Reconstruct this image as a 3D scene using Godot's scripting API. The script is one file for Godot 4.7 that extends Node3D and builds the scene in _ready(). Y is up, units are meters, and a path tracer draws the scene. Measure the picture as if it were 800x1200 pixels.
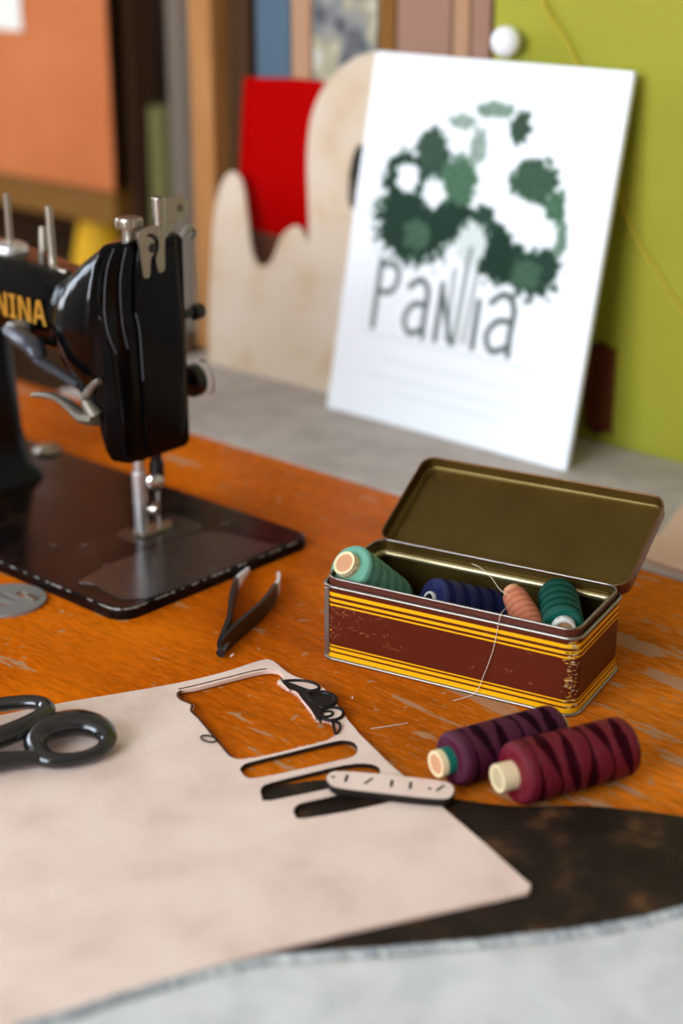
extends Node3D

const T := 0.75            # height of the table top
var M := {}                # materials
var taken := {}            # names in use, per parent


# ------------------------------------------------------------------ mesh bag
class Bag:
	var v := PackedVector3Array()
	var uv := PackedVector2Array()
	var c := PackedColorArray()
	var ix := PackedInt32Array()
	var col := Color.WHITE

	func vert(p: Vector3, t := Vector2.ZERO) -> int:
		v.append(p)
		uv.append(t)
		c.append(col)
		return v.size() - 1

	func tri(a: int, b: int, d: int) -> void:
		ix.append(a)
		ix.append(b)
		ix.append(d)

	func quad(a: int, b: int, d: int, e: int) -> void:
		tri(a, b, d)
		tri(a, d, e)

	# turn the triangles from index `from` on so that they face outwards (Godot: clockwise)
	func face_out(from: int) -> void:
		var mid := Vector3.ZERO
		var n := 0
		for i in range(from, ix.size()):
			mid += v[ix[i]]
			n += 1
		mid /= maxf(1.0, n)
		var vol := 0.0
		for i in range(from, ix.size(), 3):
			vol += (v[ix[i]] - mid).dot((v[ix[i + 1]] - mid).cross(v[ix[i + 2]] - mid))
		if vol > 0.0:
			for i in range(from, ix.size(), 3):
				var k := ix[i + 1]
				ix[i + 1] = ix[i + 2]
				ix[i + 2] = k

	# rows of equally many points; wrap closes every row; caps close the first and last row
	func loft(rows: Array, wrap := true, caps := true, uscale := 1.0, vscale := 1.0) -> void:
		var from := ix.size()
		var m: int = rows[0].size()
		var starts := []
		for k in rows.size():
			var row: PackedVector3Array = rows[k]
			starts.append(v.size())
			for i in m + (1 if wrap else 0):
				vert(row[i % m], Vector2(uscale * i / m, vscale * k / maxf(1.0, rows.size() - 1)))
		var w := m if wrap else m - 1
		for k in rows.size() - 1:
			for i in w:
				quad(starts[k] + i, starts[k] + i + 1, starts[k + 1] + i + 1, starts[k + 1] + i)
		if caps:
			for e in [0, rows.size() - 1]:
				var mid := Vector3.ZERO
				for p in rows[e]:
					mid += p
				var ci := vert(mid / m, Vector2(0.5, e))
				for i in m:
					var a: int = starts[e] + i
					var b: int = starts[e] + (i + 1 if wrap else (i + 1) % m)
					if e == 0:
						tri(ci, b, a)
					else:
						tri(ci, a, b)
		face_out(from)

	func rbox(tf: Transform3D, size: Vector3, r := 0.002, seg := 3) -> void:
		var h := size / 2.0
		r = minf(r, minf(h.x, minf(h.y, h.z)) * 0.99)
		var rows := []
		for k in seg + 1:
			var a := PI / 2 * k / seg
			rows.append(Bag.ring(tf, h.x - r + r * sin(a), h.z - r + r * sin(a), r * sin(a) + 0.00001, -h.y + r - r * cos(a), seg))
		for k in seg + 1:
			var a := PI / 2 * (1.0 - float(k) / seg)
			rows.append(Bag.ring(tf, h.x - r + r * sin(a), h.z - r + r * sin(a), r * sin(a) + 0.00001, h.y - r + r * cos(a), seg))
		loft(rows)

	static func ring(tf: Transform3D, hx: float, hz: float, r: float, y: float, seg := 4) -> PackedVector3Array:
		var out := PackedVector3Array()
		for q in 4:
			var cx: float = [1, -1, -1, 1][q] * (hx - r)
			var cz: float = [1, 1, -1, -1][q] * (hz - r)
			for k in seg + 1:
				var a := PI / 2 * (q + float(k) / seg)
				out.append(tf * Vector3(cx + r * cos(a), y, cz + r * sin(a)))
		return out

	# profile: x = radius, y = height along the axis of tf
	func lathe(tf: Transform3D, profile: Array, seg := 24, caps := true, us := 1.0, vs := 1.0) -> void:
		var rows := []
		for p in profile:
			var row := PackedVector3Array()
			for i in seg:
				var a := TAU * i / seg
				row.append(tf * Vector3(maxf(p.x, 0.00001) * cos(a), p.y, maxf(p.x, 0.00001) * sin(a)))
			rows.append(row)
		loft(rows, true, caps, us, vs)

	func tube(path: PackedVector3Array, radius, seg := 8, closed := false, flat := 1.0, up := Vector3.UP) -> void:
		var rows := []
		var n := path.size()
		for i in n:
			var a := path[(i - 1 + n) % n] if closed or i > 0 else path[0]
			var b := path[(i + 1) % n] if closed or i < n - 1 else path[n - 1]
			var t := (b - a).normalized()
			var side := t.cross(up)
			if side.length() < 0.05:
				side = t.cross(Vector3(1, 0.2, 0.1))
			side = side.normalized()
			var nor := side.cross(t).normalized()
			var r: float = radius[i] if radius is Array or radius is PackedFloat32Array else radius
			var row := PackedVector3Array()
			for k in seg:
				var w := TAU * k / seg
				row.append(path[i] + side * cos(w) * r + nor * sin(w) * r * flat)
			rows.append(row)
		if closed:
			rows.append(rows[0])
		loft(rows, true, not closed)

	static func inset(loop: PackedVector2Array, d: float, sgn: float) -> PackedVector2Array:
		var out := PackedVector2Array()
		var n := loop.size()
		for i in n:
			var e0 := (loop[i] - loop[(i - 1 + n) % n]).normalized()
			var e1 := (loop[(i + 1) % n] - loop[i]).normalized()
			var n0 := Vector2(-e0.y, e0.x)
			var n1 := Vector2(-e1.y, e1.x)
			var nn := (n0 + n1).normalized()
			out.append(loop[i] + nn * sgn * d / maxf(0.5, nn.dot(n1)))
		return out

	static func turned(loop: PackedVector2Array, ccw: bool) -> PackedVector2Array:
		var a := 0.0
		for i in loop.size():
			a += loop[i].cross(loop[(i + 1) % loop.size()])
		var out := loop.duplicate()
		if (a > 0.0) != ccw:
			out.reverse()
		return out

	# plate: outline (x, z of tf) with holes, from y0 to y1, top edges rounded by bevel; walls: one colour for each loop
	func plate(tf: Transform3D, outline: PackedVector2Array, holes: Array, y0: float, y1: float, bevel := 0.0005, walls := []) -> void:
		var from := ix.size()
		var loops := [turned(outline, true)]
		for h in holes:
			loops.append(turned(h, false))
		var top := col
		var lo := []
		var hi := []
		for li in loops.size():
			var lp: PackedVector2Array = loops[li]
			var wc: Color = walls[li] if li < walls.size() else top
			var layers := [[y0, 0.0, wc], [y1 - bevel, 0.0, wc], [y1 - bevel * 0.3, bevel * 0.3, wc], [y1, bevel, top]]
			var rows := []
			for L in layers:
				col = L[2]
				var p2 := Bag.inset(lp, L[1], 1.0)
				var row := PackedInt32Array()
				for p in p2:
					row.append(vert(tf * Vector3(p.x, L[0], p.y), p * 10.0))
				rows.append(row)
			var n := lp.size()
			for k in rows.size() - 1:
				for i in n:
					var j := (i + 1) % n
					quad(rows[k][i], rows[k][j], rows[k + 1][j], rows[k + 1][i])
			lo.append(rows[0])
			hi.append(rows[rows.size() - 1])
		col = top
		# bridge the holes into one loop, then triangulate
		var pts := PackedVector2Array()
		var at := []
		for li in loops.size():
			loops[li] = Bag.inset(loops[li], bevel, 1.0)
		var first: PackedVector2Array = loops[0]
		for i in first.size():
			pts.append(first[i] * 1000.0)
			at.append(Vector2i(0, i))
		for li in range(1, loops.size()):
			var h: PackedVector2Array = loops[li]
			var best := 1e9
			var bi := 0
			var bj := 0
			for i in pts.size():
				for j in h.size():
					var d := pts[i].distance_squared_to(h[j] * 1000.0)
					if d < best:
						best = d
						bi = i
						bj = j
			var np := PackedVector2Array()
			var na := []
			for i in bi + 1:
				np.append(pts[i])
				na.append(at[i])
			var dir := (h[bj] * 1000.0 - pts[bi]).normalized()
			var off := Vector2(dir.y, -dir.x) * 0.004
			for j in h.size() + 1:
				var jj := (bj + j) % h.size()
				np.append(h[jj] * 1000.0 + (off if j == h.size() else Vector2.ZERO))
				na.append(Vector2i(li, jj))
			np.append(pts[bi] + off)
			na.append(at[bi])
			for i in range(bi + 1, pts.size()):
				np.append(pts[i])
				na.append(at[i])
			pts = np
			at = na
		var t := Bag.ears(pts)
		for i in range(0, t.size(), 3):
			var a := t[i]
			var b := t[i + 1]
			var d := t[i + 2]
			if (pts[b] - pts[a]).cross(pts[d] - pts[a]) < 0.0:
				var k := b
				b = d
				d = k
			tri(hi[at[a].x][at[a].y], hi[at[b].x][at[b].y], hi[at[d].x][at[d].y])
			tri(lo[at[a].x][at[a].y], lo[at[d].x][at[d].y], lo[at[b].x][at[b].y])
		face_out(from)

	# ear clipping that stands the doubled points of bridged holes
	static func ears(p: PackedVector2Array) -> PackedInt32Array:
		var out := PackedInt32Array()
		var id := range(p.size())
		var k := 0
		var misses := 0
		var forced := 0
		while id.size() > 3:
			var n := id.size()
			var ia: int = id[(k - 1 + n) % n]
			var ib: int = id[k % n]
			var ic: int = id[(k + 1) % n]
			var a := p[ia]
			var b := p[ib]
			var c := p[ic]
			var area := (b - a).cross(c - a)
			var ok := area > -1e-9
			if ok and area > 1e-9:
				var lo := a.min(b).min(c)
				var hi := a.max(b).max(c)
				for j in id:
					if j == ia or j == ib or j == ic:
						continue
					var q := p[j]
					if q.x < lo.x or q.x > hi.x or q.y < lo.y or q.y > hi.y:
						continue
					if (b - a).cross(q - a) > 1e-7 and (c - b).cross(q - b) > 1e-7 and (a - c).cross(q - c) > 1e-7:
						ok = false
						break
			if ok or misses > n:
				if not ok:
					forced += 1
				out.append_array([ia, ib, ic])
				id.remove_at(k % n)
				misses = 0
				k = k % maxi(1, id.size())
				if ok:
					k = (k + id.size() - 1) % id.size()
			else:
				misses += 1
				k = (k + 1) % n
		out.append_array([id[0], id[1], id[2]])
		if forced:
			print("forced ears: ", forced, " of ", p.size())
		return out

	# kinds: for each triangle, which of two surfaces it belongs to
	func done(crease := 40.0, kinds := PackedByteArray()) -> ArrayMesh:
		var fn := PackedVector3Array()
		var near := {}
		var n := ix.size() / 3
		for f in n:
			var a := v[ix[f * 3]]
			var b := v[ix[f * 3 + 1]]
			var d := v[ix[f * 3 + 2]]
			fn.append((d - a).cross(b - a))
			for k in 3:
				var key := Vector3i((v[ix[f * 3 + k]] * 200000.0).round())
				if not near.has(key):
					near[key] = PackedInt32Array()
				near[key].append(f)
		var lim := cos(deg_to_rad(crease))
		var m := ArrayMesh.new()
		for kind in (2 if kinds.size() else 1):
			var ov := PackedVector3Array()
			var on := PackedVector3Array()
			var ou := PackedVector2Array()
			var oc := PackedColorArray()
			for f in n:
				if fn[f].length_squared() < 1e-26 or (kinds.size() and (kinds[f] if f < kinds.size() else 0) != kind):
					continue
				var own := fn[f].normalized()
				for k in 3:
					var i := ix[f * 3 + k]
					var sum := Vector3.ZERO
					for g in near[Vector3i((v[i] * 200000.0).round())]:
						if fn[g].length_squared() > 1e-26 and fn[g].normalized().dot(own) > lim:
							sum += fn[g]
					ov.append(v[i])
					on.append(sum.normalized() if sum.length_squared() > 0.0 else own)
					ou.append(uv[i])
					oc.append(c[i])
			var arr := []
			arr.resize(Mesh.ARRAY_MAX)
			arr[Mesh.ARRAY_VERTEX] = ov
			arr[Mesh.ARRAY_NORMAL] = on
			arr[Mesh.ARRAY_TEX_UV] = ou
			arr[Mesh.ARRAY_COLOR] = oc
			m.add_surface_from_arrays(Mesh.PRIMITIVE_TRIANGLES, arr)
		return m


# ------------------------------------------------------------------ naming and tagging
func numbered(called: String, parent: Node) -> String:
	var key := str(parent.get_instance_id()) + called
	taken[key] = taken.get(key, -1) + 1
	return called if taken[key] == 0 else "%s_%03d" % [called, taken[key]]

func tag(o: Node, label: String, category: String, group := "") -> Node:
	o.set_meta("label", label)
	o.set_meta("category", category)
	if group:
		o.set_meta("group", group)
	return o

func thing(called: String, label: String, category: String, at: Vector3, turn := 0.0, group := "") -> Node3D:
	var o := Node3D.new()
	o.name = numbered(called, self)
	add_child(o, true)
	o.position = at
	o.rotation.y = turn
	tag(o, label, category, group)
	return o

func obj(called: String, mesh: Mesh, m: Material, parent: Node = self) -> MeshInstance3D:
	var o := MeshInstance3D.new()
	o.name = numbered(called, parent)
	o.mesh = mesh
	o.material_override = m
	o.cast_shadow = GeometryInstance3D.SHADOW_CASTING_SETTING_ON
	parent.add_child(o, true)
	return o

func struct(called: String, mesh: Mesh, m: Material) -> MeshInstance3D:
	var o := obj(called, mesh, m)
	o.set_meta("kind", "structure")
	return o

func at(x: float, y: float, z: float) -> Transform3D:
	return Transform3D(Basis(), Vector3(x, y, z))

func box(x: float, y: float, z: float, sx: float, sy: float, sz: float, r := 0.002) -> ArrayMesh:
	var b := Bag.new()
	b.rbox(at(x, y, z), Vector3(sx, sy, sz), r)
	return b.done()

func rod(a: Vector3, b: Vector3, r: float, r2 := -1.0, seg := 14) -> ArrayMesh:
	var g := Bag.new()
	g.tube(PackedVector3Array([a, b]), [r, r if r2 < 0.0 else r2], seg)
	return g.done()

func turned_mesh(tf: Transform3D, profile: Array, seg := 24) -> ArrayMesh:
	var g := Bag.new()
	g.lathe(tf, profile, seg)
	return g.done()

# basis whose y axis is the given direction
func along(origin: Vector3, y: Vector3) -> Transform3D:
	y = y.normalized()
	var x := y.cross(Vector3(0.0, 1.0, 0.0) if absf(y.y) < 0.95 else Vector3(0.0, 0.0, 1.0)).normalized()
	return Transform3D(Basis(x, y, x.cross(y)), origin)

func flat(list: Array, scale := 0.001) -> PackedVector2Array:
	var out := PackedVector2Array()
	for i in range(0, list.size(), 2):
		out.append(Vector2(list[i], list[i + 1]) * scale)
	return out

func smooth2(p: PackedVector2Array, n: int, closed := true) -> PackedVector2Array:
	var out := PackedVector2Array()
	var m := p.size()
	for i in (m if closed else m - 1):
		var a := p[(i - 1 + m) % m] if closed or i > 0 else p[0]
		var b := p[i]
		var c := p[(i + 1) % m]
		var d := p[(i + 2) % m] if closed or i < m - 2 else p[m - 1]
		for k in n:
			out.append(b.cubic_interpolate(c, a, d, float(k) / n))
	if not closed:
		out.append(p[m - 1])
	return out

func smooth3(p: Array, n: int, closed := false) -> PackedVector3Array:
	var out := PackedVector3Array()
	var m := p.size()
	for i in (m if closed else m - 1):
		var a: Vector3 = p[(i - 1 + m) % m] if closed or i > 0 else p[0]
		var b: Vector3 = p[i]
		var c: Vector3 = p[(i + 1) % m]
		var d: Vector3 = p[(i + 2) % m] if closed or i < m - 2 else p[m - 1]
		for k in n:
			out.append(b.cubic_interpolate(c, a, d, float(k) / n))
	if not closed:
		out.append(p[m - 1])
	return out

func ramp_radii(list: Array, n: int) -> Array:
	var out := []
	for i in list.size() - 1:
		for k in n:
			out.append(lerpf(list[i], list[i + 1], float(k) / n))
	out.append(list[list.size() - 1])
	return out


# ------------------------------------------------------------------ materials
func mat(called: String, color: Color, rough := 0.6, metal := 0.0) -> StandardMaterial3D:
	var m := StandardMaterial3D.new()
	m.resource_name = called
	m.albedo_color = color
	m.roughness = rough
	m.metallic = metal
	if metal == 0.0 and rough > 0.4:
		m.metallic_specular = 0.28
	M[called] = m
	return m

func noise(seed_: int, freq: float, oct := 4, size := 512, ramp := [], normal := 0.0) -> NoiseTexture2D:
	var n := FastNoiseLite.new()
	n.seed = seed_
	n.noise_type = FastNoiseLite.TYPE_SIMPLEX_SMOOTH
	n.frequency = freq
	n.fractal_octaves = oct
	var t := NoiseTexture2D.new()
	t.width = size
	t.height = size
	t.seamless = true
	t.noise = n
	if ramp.size():
		var g := Gradient.new()
		var off := PackedFloat32Array()
		var cs := PackedColorArray()
		for i in range(0, ramp.size(), 2):
			off.append(ramp[i])
			cs.append(ramp[i + 1])
		g.offsets = off
		g.colors = cs
		t.color_ramp = g
	return t

func tri_map(m: StandardMaterial3D, scale: float, world := true) -> void:
	m.uv1_triplanar = true
	m.uv1_world_triplanar = world
	m.uv1_scale = Vector3.ONE * scale

func bytes_of(seed_: int, w: int, h: int, freq: float, oct: int, fit_w: int, fit_h: int) -> PackedByteArray:
	var n := FastNoiseLite.new()
	n.seed = seed_
	n.noise_type = FastNoiseLite.TYPE_SIMPLEX_SMOOTH
	n.frequency = freq
	n.fractal_octaves = oct
	var im := n.get_seamless_image(w, h)
	im.convert(Image.FORMAT_L8)
	if w != fit_w or h != fit_h:
		im.resize(fit_w, fit_h, Image.INTERPOLATE_CUBIC)
	return im.get_data()

# varnished, worn wood with the grain along x: one square metre
func wood_material() -> void:
	var S := 2048
	var grain := bytes_of(3, 128, 2048, 0.05, 4, S, S)
	var fine := bytes_of(5, 512, 2048, 0.11, 3, S, S)
	var broad := bytes_of(9, 256, 512, 0.012, 3, S, S)
	var scar := bytes_of(14, 340, 2048, 0.02, 4, S, S)
	var dash := bytes_of(33, 400, 2048, 0.16, 2, S, S)
	var spot := bytes_of(21, 1024, 1024, 0.06, 3, S, S)
	var col := PackedByteArray()
	var rou := PackedByteArray()
	col.resize(S * S * 3)
	rou.resize(S * S)
	for y in S:
		# texture row to the world's z, texture column to the world's x (offset below)
		var wz := float(y) / S - 1.0
		for x in S:
			var i := y * S + x
			var wx := float(x) / S - 1.3
			var g := grain[i] / 255.0
			var f := fine[i] / 255.0
			var b := broad[i] / 255.0
			var s := scar[i] / 255.0
			var k := 0.98 + 0.16 * (g - 0.5) + 0.22 * (f - 0.5) + 0.30 * (b - 0.5)
			var r := 0.755 * k
			var gg := 0.362 * k * (0.94 + 0.12 * b)
			var bb := 0.03 * k
			# more wear right of the tin and at the back edge
			var zone := 0.0
			zone = maxf(zone, 1.0 - absf(wx + 0.42) / 0.22)
			zone = maxf(zone, 0.5 * (1.0 - absf(wz + 0.93) / 0.06))
			zone = clampf(zone, 0.0, 1.0)
			var dull := 0.55 * clampf(1.0 - absf(wx + 0.42) / 0.26, 0.0, 1.0)
			r = lerpf(r, 0.79 * k, dull)
			gg = lerpf(gg, 0.46 * k, dull)
			bb = lerpf(bb, 0.15 * k, dull)
			var wear := smoothstep(0.80 - 0.17 * zone, 0.85 - 0.16 * zone, s + 0.14 * (f - 0.5))
			wear = maxf(wear, 0.9 * smoothstep(0.83, 0.85, spot[i] / 255.0 + 0.05 * (f - 0.5)))
			wear *= 0.75
			wear = maxf(wear, (0.22 + 0.33 * zone) * smoothstep(0.72 - 0.05 * zone, 0.80 - 0.05 * zone, dash[i] / 255.0))
			r = lerpf(r, 0.67, wear)
			gg = lerpf(gg, 0.54, wear)
			bb = lerpf(bb, 0.46, wear)
			col[i * 3] = int(clampf(r, 0, 1) * 255)
			col[i * 3 + 1] = int(clampf(gg, 0, 1) * 255)
			col[i * 3 + 2] = int(clampf(bb, 0, 1) * 255)
			rou[i] = int(clampf(0.27 + 0.14 * (b - 0.5) + 0.30 * wear + 0.15 * (f - 0.5), 0.0, 1.0) * 255)
	var m := mat("wood", Color.WHITE, 1.0)
	m.albedo_texture = ImageTexture.create_from_image(Image.create_from_data(S, S, false, Image.FORMAT_RGB8, col))
	m.roughness_texture = ImageTexture.create_from_image(Image.create_from_data(S, S, false, Image.FORMAT_L8, rou))
	m.uv1_triplanar = true
	m.uv1_world_triplanar = true
	m.uv1_scale = Vector3.ONE
	m.metallic_specular = 0.08
	m.uv1_offset = Vector3(0.3, 0, 0)
	m.heightmap_enabled = true
	m.heightmap_texture = ImageTexture.create_from_image(Image.create_from_data(S, S, false, Image.FORMAT_L8, fine))
	m.heightmap_scale = 0.03

func tin_material() -> void:
	var W := 1536
	var H := 256
	var im := Image.create_empty(W, H, false, Image.FORMAT_RGB8)
	var brown := Color8(86, 30, 14)
	var yellow := Color8(238, 172, 18)
	var steel := Color8(150, 145, 138)
	im.fill(brown)
	# v = 0 is the foot of the wall, drawn at the top row of the picture
	for band in [[0.03, 0.105], [0.128, 0.172], [0.194, 0.216], [0.75, 0.776], [0.808, 0.85], [0.882, 0.936]]:
		im.fill_rect(Rect2i(0, int(band[0] * H), W, int((band[1] - band[0]) * H)), yellow)
	im.fill_rect(Rect2i(0, 0, W, int(0.02 * H)), steel)
	var r := RandomNumberGenerator.new()
	r.seed = 7
	# worn corners: chips to the bare tin at the four corners (u of the rounded corners)
	for cu in [0.125, 0.375, 0.625, 0.875]:
		for k in 210:
			var u := int(cu * W + r.randfn(0.0, 2.6))
			var vv := int(clampf(r.randf_range(0.1, 0.97), 0, 0.99) * H)
			im.fill_rect(Rect2i(clampi(u, 0, W - 4), vv, r.randi_range(1, 3), r.randi_range(1, 4)), [Color8(214, 178, 92), Color8(190, 175, 150), Color8(226, 165, 40), Color8(60, 26, 16)][r.randi_range(0, 3)])
	# scratches
	for k in 120:
		var p := Vector2(r.randf_range(0, W), r.randf_range(0.30, 0.95) * H)
		if k < 55:
			p = Vector2(W * 0.375 - absf(r.randfn(20.0, 45.0)) , r.randf_range(0.33, 0.80) * H)
		var d := Vector2.from_angle(r.randf_range(0, TAU))
		for s in r.randi_range(2, 14):
			var q := p + d * s
			d = d.rotated(r.randfn(0.0, 0.2))
			if q.x > 0 and q.x < W - 1 and q.y > 0 and q.y < H - 1:
				im.set_pixel(int(q.x), int(q.y), Color8(176, 118, 74))
	for k in 60:
		im.set_pixel(r.randi_range(0, W - 1), r.randi_range(20, H - 6), Color8(190, 140, 95))
	var m := mat("tin_paint", Color.WHITE, 0.3)
	m.metallic_specular = 0.3
	m.albedo_texture = ImageTexture.create_from_image(im)

# thread wound crosswise: fine grooves that lean to either side
func thread_map() -> ImageTexture:
	var W := 128
	var H := 512
	var d := PackedByteArray()
	d.resize(W * H)
	for y in H:
		for x in W:
			var lean := 1.0 if posmod(int(y / 36.0 + x / 64.0), 2) == 0 else -1.0
			d[y * W + x] = int(127.5 + 127.0 * sin(TAU * (y / 4.6 + lean * x / 32.0)))
	return ImageTexture.create_from_image(Image.create_from_data(W, H, false, Image.FORMAT_L8, d))

func thread_mat(called: String, c: Color, map: Texture2D, strong := false) -> void:
	var m := mat(called, c, 0.42)
	m.metallic_specular = 0.35
	m.anisotropy_enabled = true
	m.anisotropy = 0.85
	m.heightmap_enabled = true
	m.heightmap_texture = map
	m.heightmap_scale = 0.02
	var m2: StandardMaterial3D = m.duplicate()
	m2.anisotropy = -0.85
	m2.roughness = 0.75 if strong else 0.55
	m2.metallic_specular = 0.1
	m2.albedo_color = c.darkened(0.55 if strong else 0.10)  # bands turned from the light: sheen contrast painted in as a darker colour
	M[called + "_sheen_dark"] = m2

func materials() -> void:
	wood_material()
	tin_material()
	var m := mat("leather", Color.WHITE, 0.62)
	m.albedo_texture = noise(31, 0.008, 4, 1024, [0.0, Color8(213, 185, 169), 0.3, Color8(223, 197, 181), 0.6, Color8(228, 203, 187), 1.0, Color8(232, 209, 193)])
	m.vertex_color_use_as_albedo = true
	m.heightmap_enabled = true
	m.heightmap_texture = noise(33, 0.10, 4, 1024)
	m.heightmap_scale = 0.012
	tri_map(m, 2.0)
	m = mat("leather_edge", Color8(226, 186, 165), 0.9)
	m = mat("burnt", Color8(26, 20, 18), 0.42)
	mat("charred", Color8(70, 40, 26), 0.8)
	m = mat("dark_leather", Color.WHITE, 0.58)
	m.albedo_texture = noise(44, 0.009, 5, 1024, [0.0, Color8(26, 18, 13), 0.5, Color8(36, 25, 18), 0.68, Color8(50, 34, 23), 0.82, Color8(76, 50, 31), 1.0, Color8(98, 66, 42)])
	m.heightmap_enabled = true
	m.heightmap_texture = noise(42, 0.05, 4, 1024)
	m.heightmap_scale = 0.03
	tri_map(m, 3.0)
	m = mat("felt", Color.WHITE, 0.95)
	m.albedo_texture = noise(51, 0.01, 3, 512, [0.0, Color8(188, 190, 185), 0.5, Color8(203, 204, 198), 1.0, Color8(212, 212, 206)])
	m.heightmap_enabled = true
	m.heightmap_texture = noise(52, 0.16, 4, 1024)
	m.heightmap_scale = 0.02
	m.rim_enabled = true
	m.rim = 0.3
	tri_map(m, 5.0)
	mat("felt_thread", Color8(150, 154, 154), 0.95)
	m = mat("enamel", Color8(5, 5, 6), 0.12)
	m.metallic_specular = 0.3
	m = mat("bed_enamel", Color.WHITE, 0.2)
	m.metallic_specular = 0.22
	m.albedo_texture = noise(61, 0.02, 4, 512, [0.0, Color8(12, 8, 7), 0.5, Color8(20, 12, 10), 0.75, Color8(34, 21, 17), 1.0, Color8(50, 33, 27)])
	m.roughness_texture = noise(62, 0.02, 4, 512, [0.0, Color(0.12, 0.12, 0.12), 1.0, Color(0.26, 0.26, 0.26)])
	m.roughness = 1.0
	tri_map(m, 2.0)
	m = mat("slide_steel", Color.WHITE, 0.24, 0.3)
	m.albedo_texture = noise(63, 0.02, 4, 512, [0.0, Color8(40, 33, 30), 1.0, Color8(64, 55, 50)])
	tri_map(m, 6.0)
	mat("black_metal", Color8(14, 14, 16), 0.32)
	mat("chrome", Color8(200, 196, 190), 0.16, 1.0)
	mat("bright_steel", Color8(216, 212, 208), 0.4, 0.9)
	mat("nickel", Color8(172, 160, 144), 0.34, 1.0)
	mat("worn_nickel", Color8(128, 120, 106), 0.5, 0.85)
	mat("edge_line", Color8(96, 96, 102), 0.45, 0.3)  # grey of the highlight lines drawn on the machine head
	mat("brown_edge", Color8(104, 76, 52), 0.5)
	mat("dull_steel", Color8(150, 147, 140), 0.55, 0.7)
	mat("grey_lever", Color8(62, 63, 70), 0.38, 0.4)
	mat("gold", Color8(186, 132, 40), 0.4, 0.3)
	mat("tin_steel", Color8(150, 143, 134), 0.38, 1.0)
	m = mat("tin_lining", Color.WHITE, 0.33, 0.7)
	m.albedo_texture = noise(71, 0.006, 3, 512, [0.0, Color8(88, 68, 24), 1.0, Color8(100, 80, 34)])
	tri_map(m, 4.0, false)
	mat("tin_bead", Color8(186, 172, 128), 0.34, 0.8)
	mat("tin_brown", Color8(84, 36, 24), 0.28)
	m = mat("shear_black", Color8(13, 13, 14), 0.24)
	m.clearcoat_enabled = true
	m.clearcoat = 0.6
	m.clearcoat_roughness = 0.12
	mat("tweezer_black", Color8(17, 15, 15), 0.4)
	mat("tweezer_tip", Color8(240, 240, 244), 0.45, 0.1)
	var map := thread_map()
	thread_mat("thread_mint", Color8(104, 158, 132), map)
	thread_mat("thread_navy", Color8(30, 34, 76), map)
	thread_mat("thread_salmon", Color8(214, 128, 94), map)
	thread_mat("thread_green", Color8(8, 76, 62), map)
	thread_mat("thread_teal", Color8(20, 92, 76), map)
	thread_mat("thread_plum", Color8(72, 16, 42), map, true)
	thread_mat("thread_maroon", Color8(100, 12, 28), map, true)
	mat("card_cream", Color8(226, 202, 158), 0.75)
	mat("card_cream_shaded", Color8(186, 166, 128), 0.8)  # the tube's cream darkened: shade of the hollow put into the colour
	mat("card_tan", Color8(196, 142, 104), 0.8)
	mat("card_white", Color8(226, 222, 212), 0.7)
	mat("sticker_green", Color8(24, 104, 88), 0.5)
	mat("ink", Color8(30, 26, 24), 0.7)
	mat("stray_thread", Color8(214, 198, 176), 0.8)
	m = mat("bench_grey", Color.WHITE, 0.75)
	m.albedo_texture = noise(81, 0.02, 4, 512, [0.0, Color8(162, 152, 142), 1.0, Color8(184, 174, 163)])
	tri_map(m, 2.0)
	m = mat("green_paint", Color.WHITE, 0.6)
	m.albedo_texture = noise(83, 0.01, 3, 512, [0.0, Color8(151, 148, 44), 1.0, Color8(160, 157, 52)])
	tri_map(m, 1.0)
	mat("yellow_cord", Color8(176, 158, 44), 0.6)
	m = mat("hide", Color.WHITE, 0.7)
	m.albedo_texture = noise(85, 0.012, 3, 512, [0.0, Color8(186, 156, 118), 0.4, Color8(202, 180, 154), 1.0, Color8(208, 190, 170)])
	tri_map(m, 2.5)
	mat("red_leather", Color8(164, 0, 0), 0.8).metallic_specular = 0.1
	mat("brown_leather", Color8(96, 50, 26), 0.65)
	mat("russet", Color8(92, 42, 22), 0.6)
	m = mat("orange_leather", Color.WHITE, 0.6)
	m.albedo_texture = noise(87, 0.008, 3, 512, [0.0, Color8(184, 100, 52), 1.0, Color8(196, 112, 62)])
	tri_map(m, 1.0)
	m = mat("post_wood", Color.WHITE, 0.55)
	m.albedo_texture = noise(88, 0.02, 4, 512, [0.0, Color8(150, 98, 48), 1.0, Color8(182, 130, 76)])
	m.uv1_triplanar = true
	m.uv1_world_triplanar = true
	m.uv1_scale = Vector3(8, 0.6, 8)
	mat("dark_wood", Color8(74, 50, 30), 0.7)
	mat("mid_wood", Color8(122, 80, 28), 0.6)
	mat("tan_board", Color8(170, 130, 98), 0.7)
	mat("pink_board", Color8(150, 112, 94), 0.7)
	mat("blue_board", Color8(74, 94, 108), 0.6)
	m = mat("mottled", Color.WHITE, 0.6)
	m.albedo_texture = noise(89, 0.008, 4, 512, [0.2, Color8(70, 72, 74), 0.45, Color8(130, 130, 128), 0.6, Color8(160, 150, 120), 0.85, Color8(196, 194, 188)])
	tri_map(m, 4.0)
	mat("olive_roll", Color8(118, 112, 66), 0.7)
	mat("grey_roll", Color8(112, 98, 84), 0.7)
	mat("dark_roll", Color8(50, 44, 38), 0.7)
	mat("yellow_thread", Color8(216, 160, 24), 0.6)
	mat("white_gloss", Color8(244, 244, 244), 0.2)
	mat("paper", Color8(232, 226, 214), 0.8)
	m = mat("plaster", Color8(206, 198, 184), 0.9)
	m = mat("floor", Color.WHITE, 0.7)
	m.albedo_texture = noise(91, 0.02, 4, 512, [0.0, Color8(104, 96, 88), 1.0, Color8(132, 124, 114)])
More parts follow.
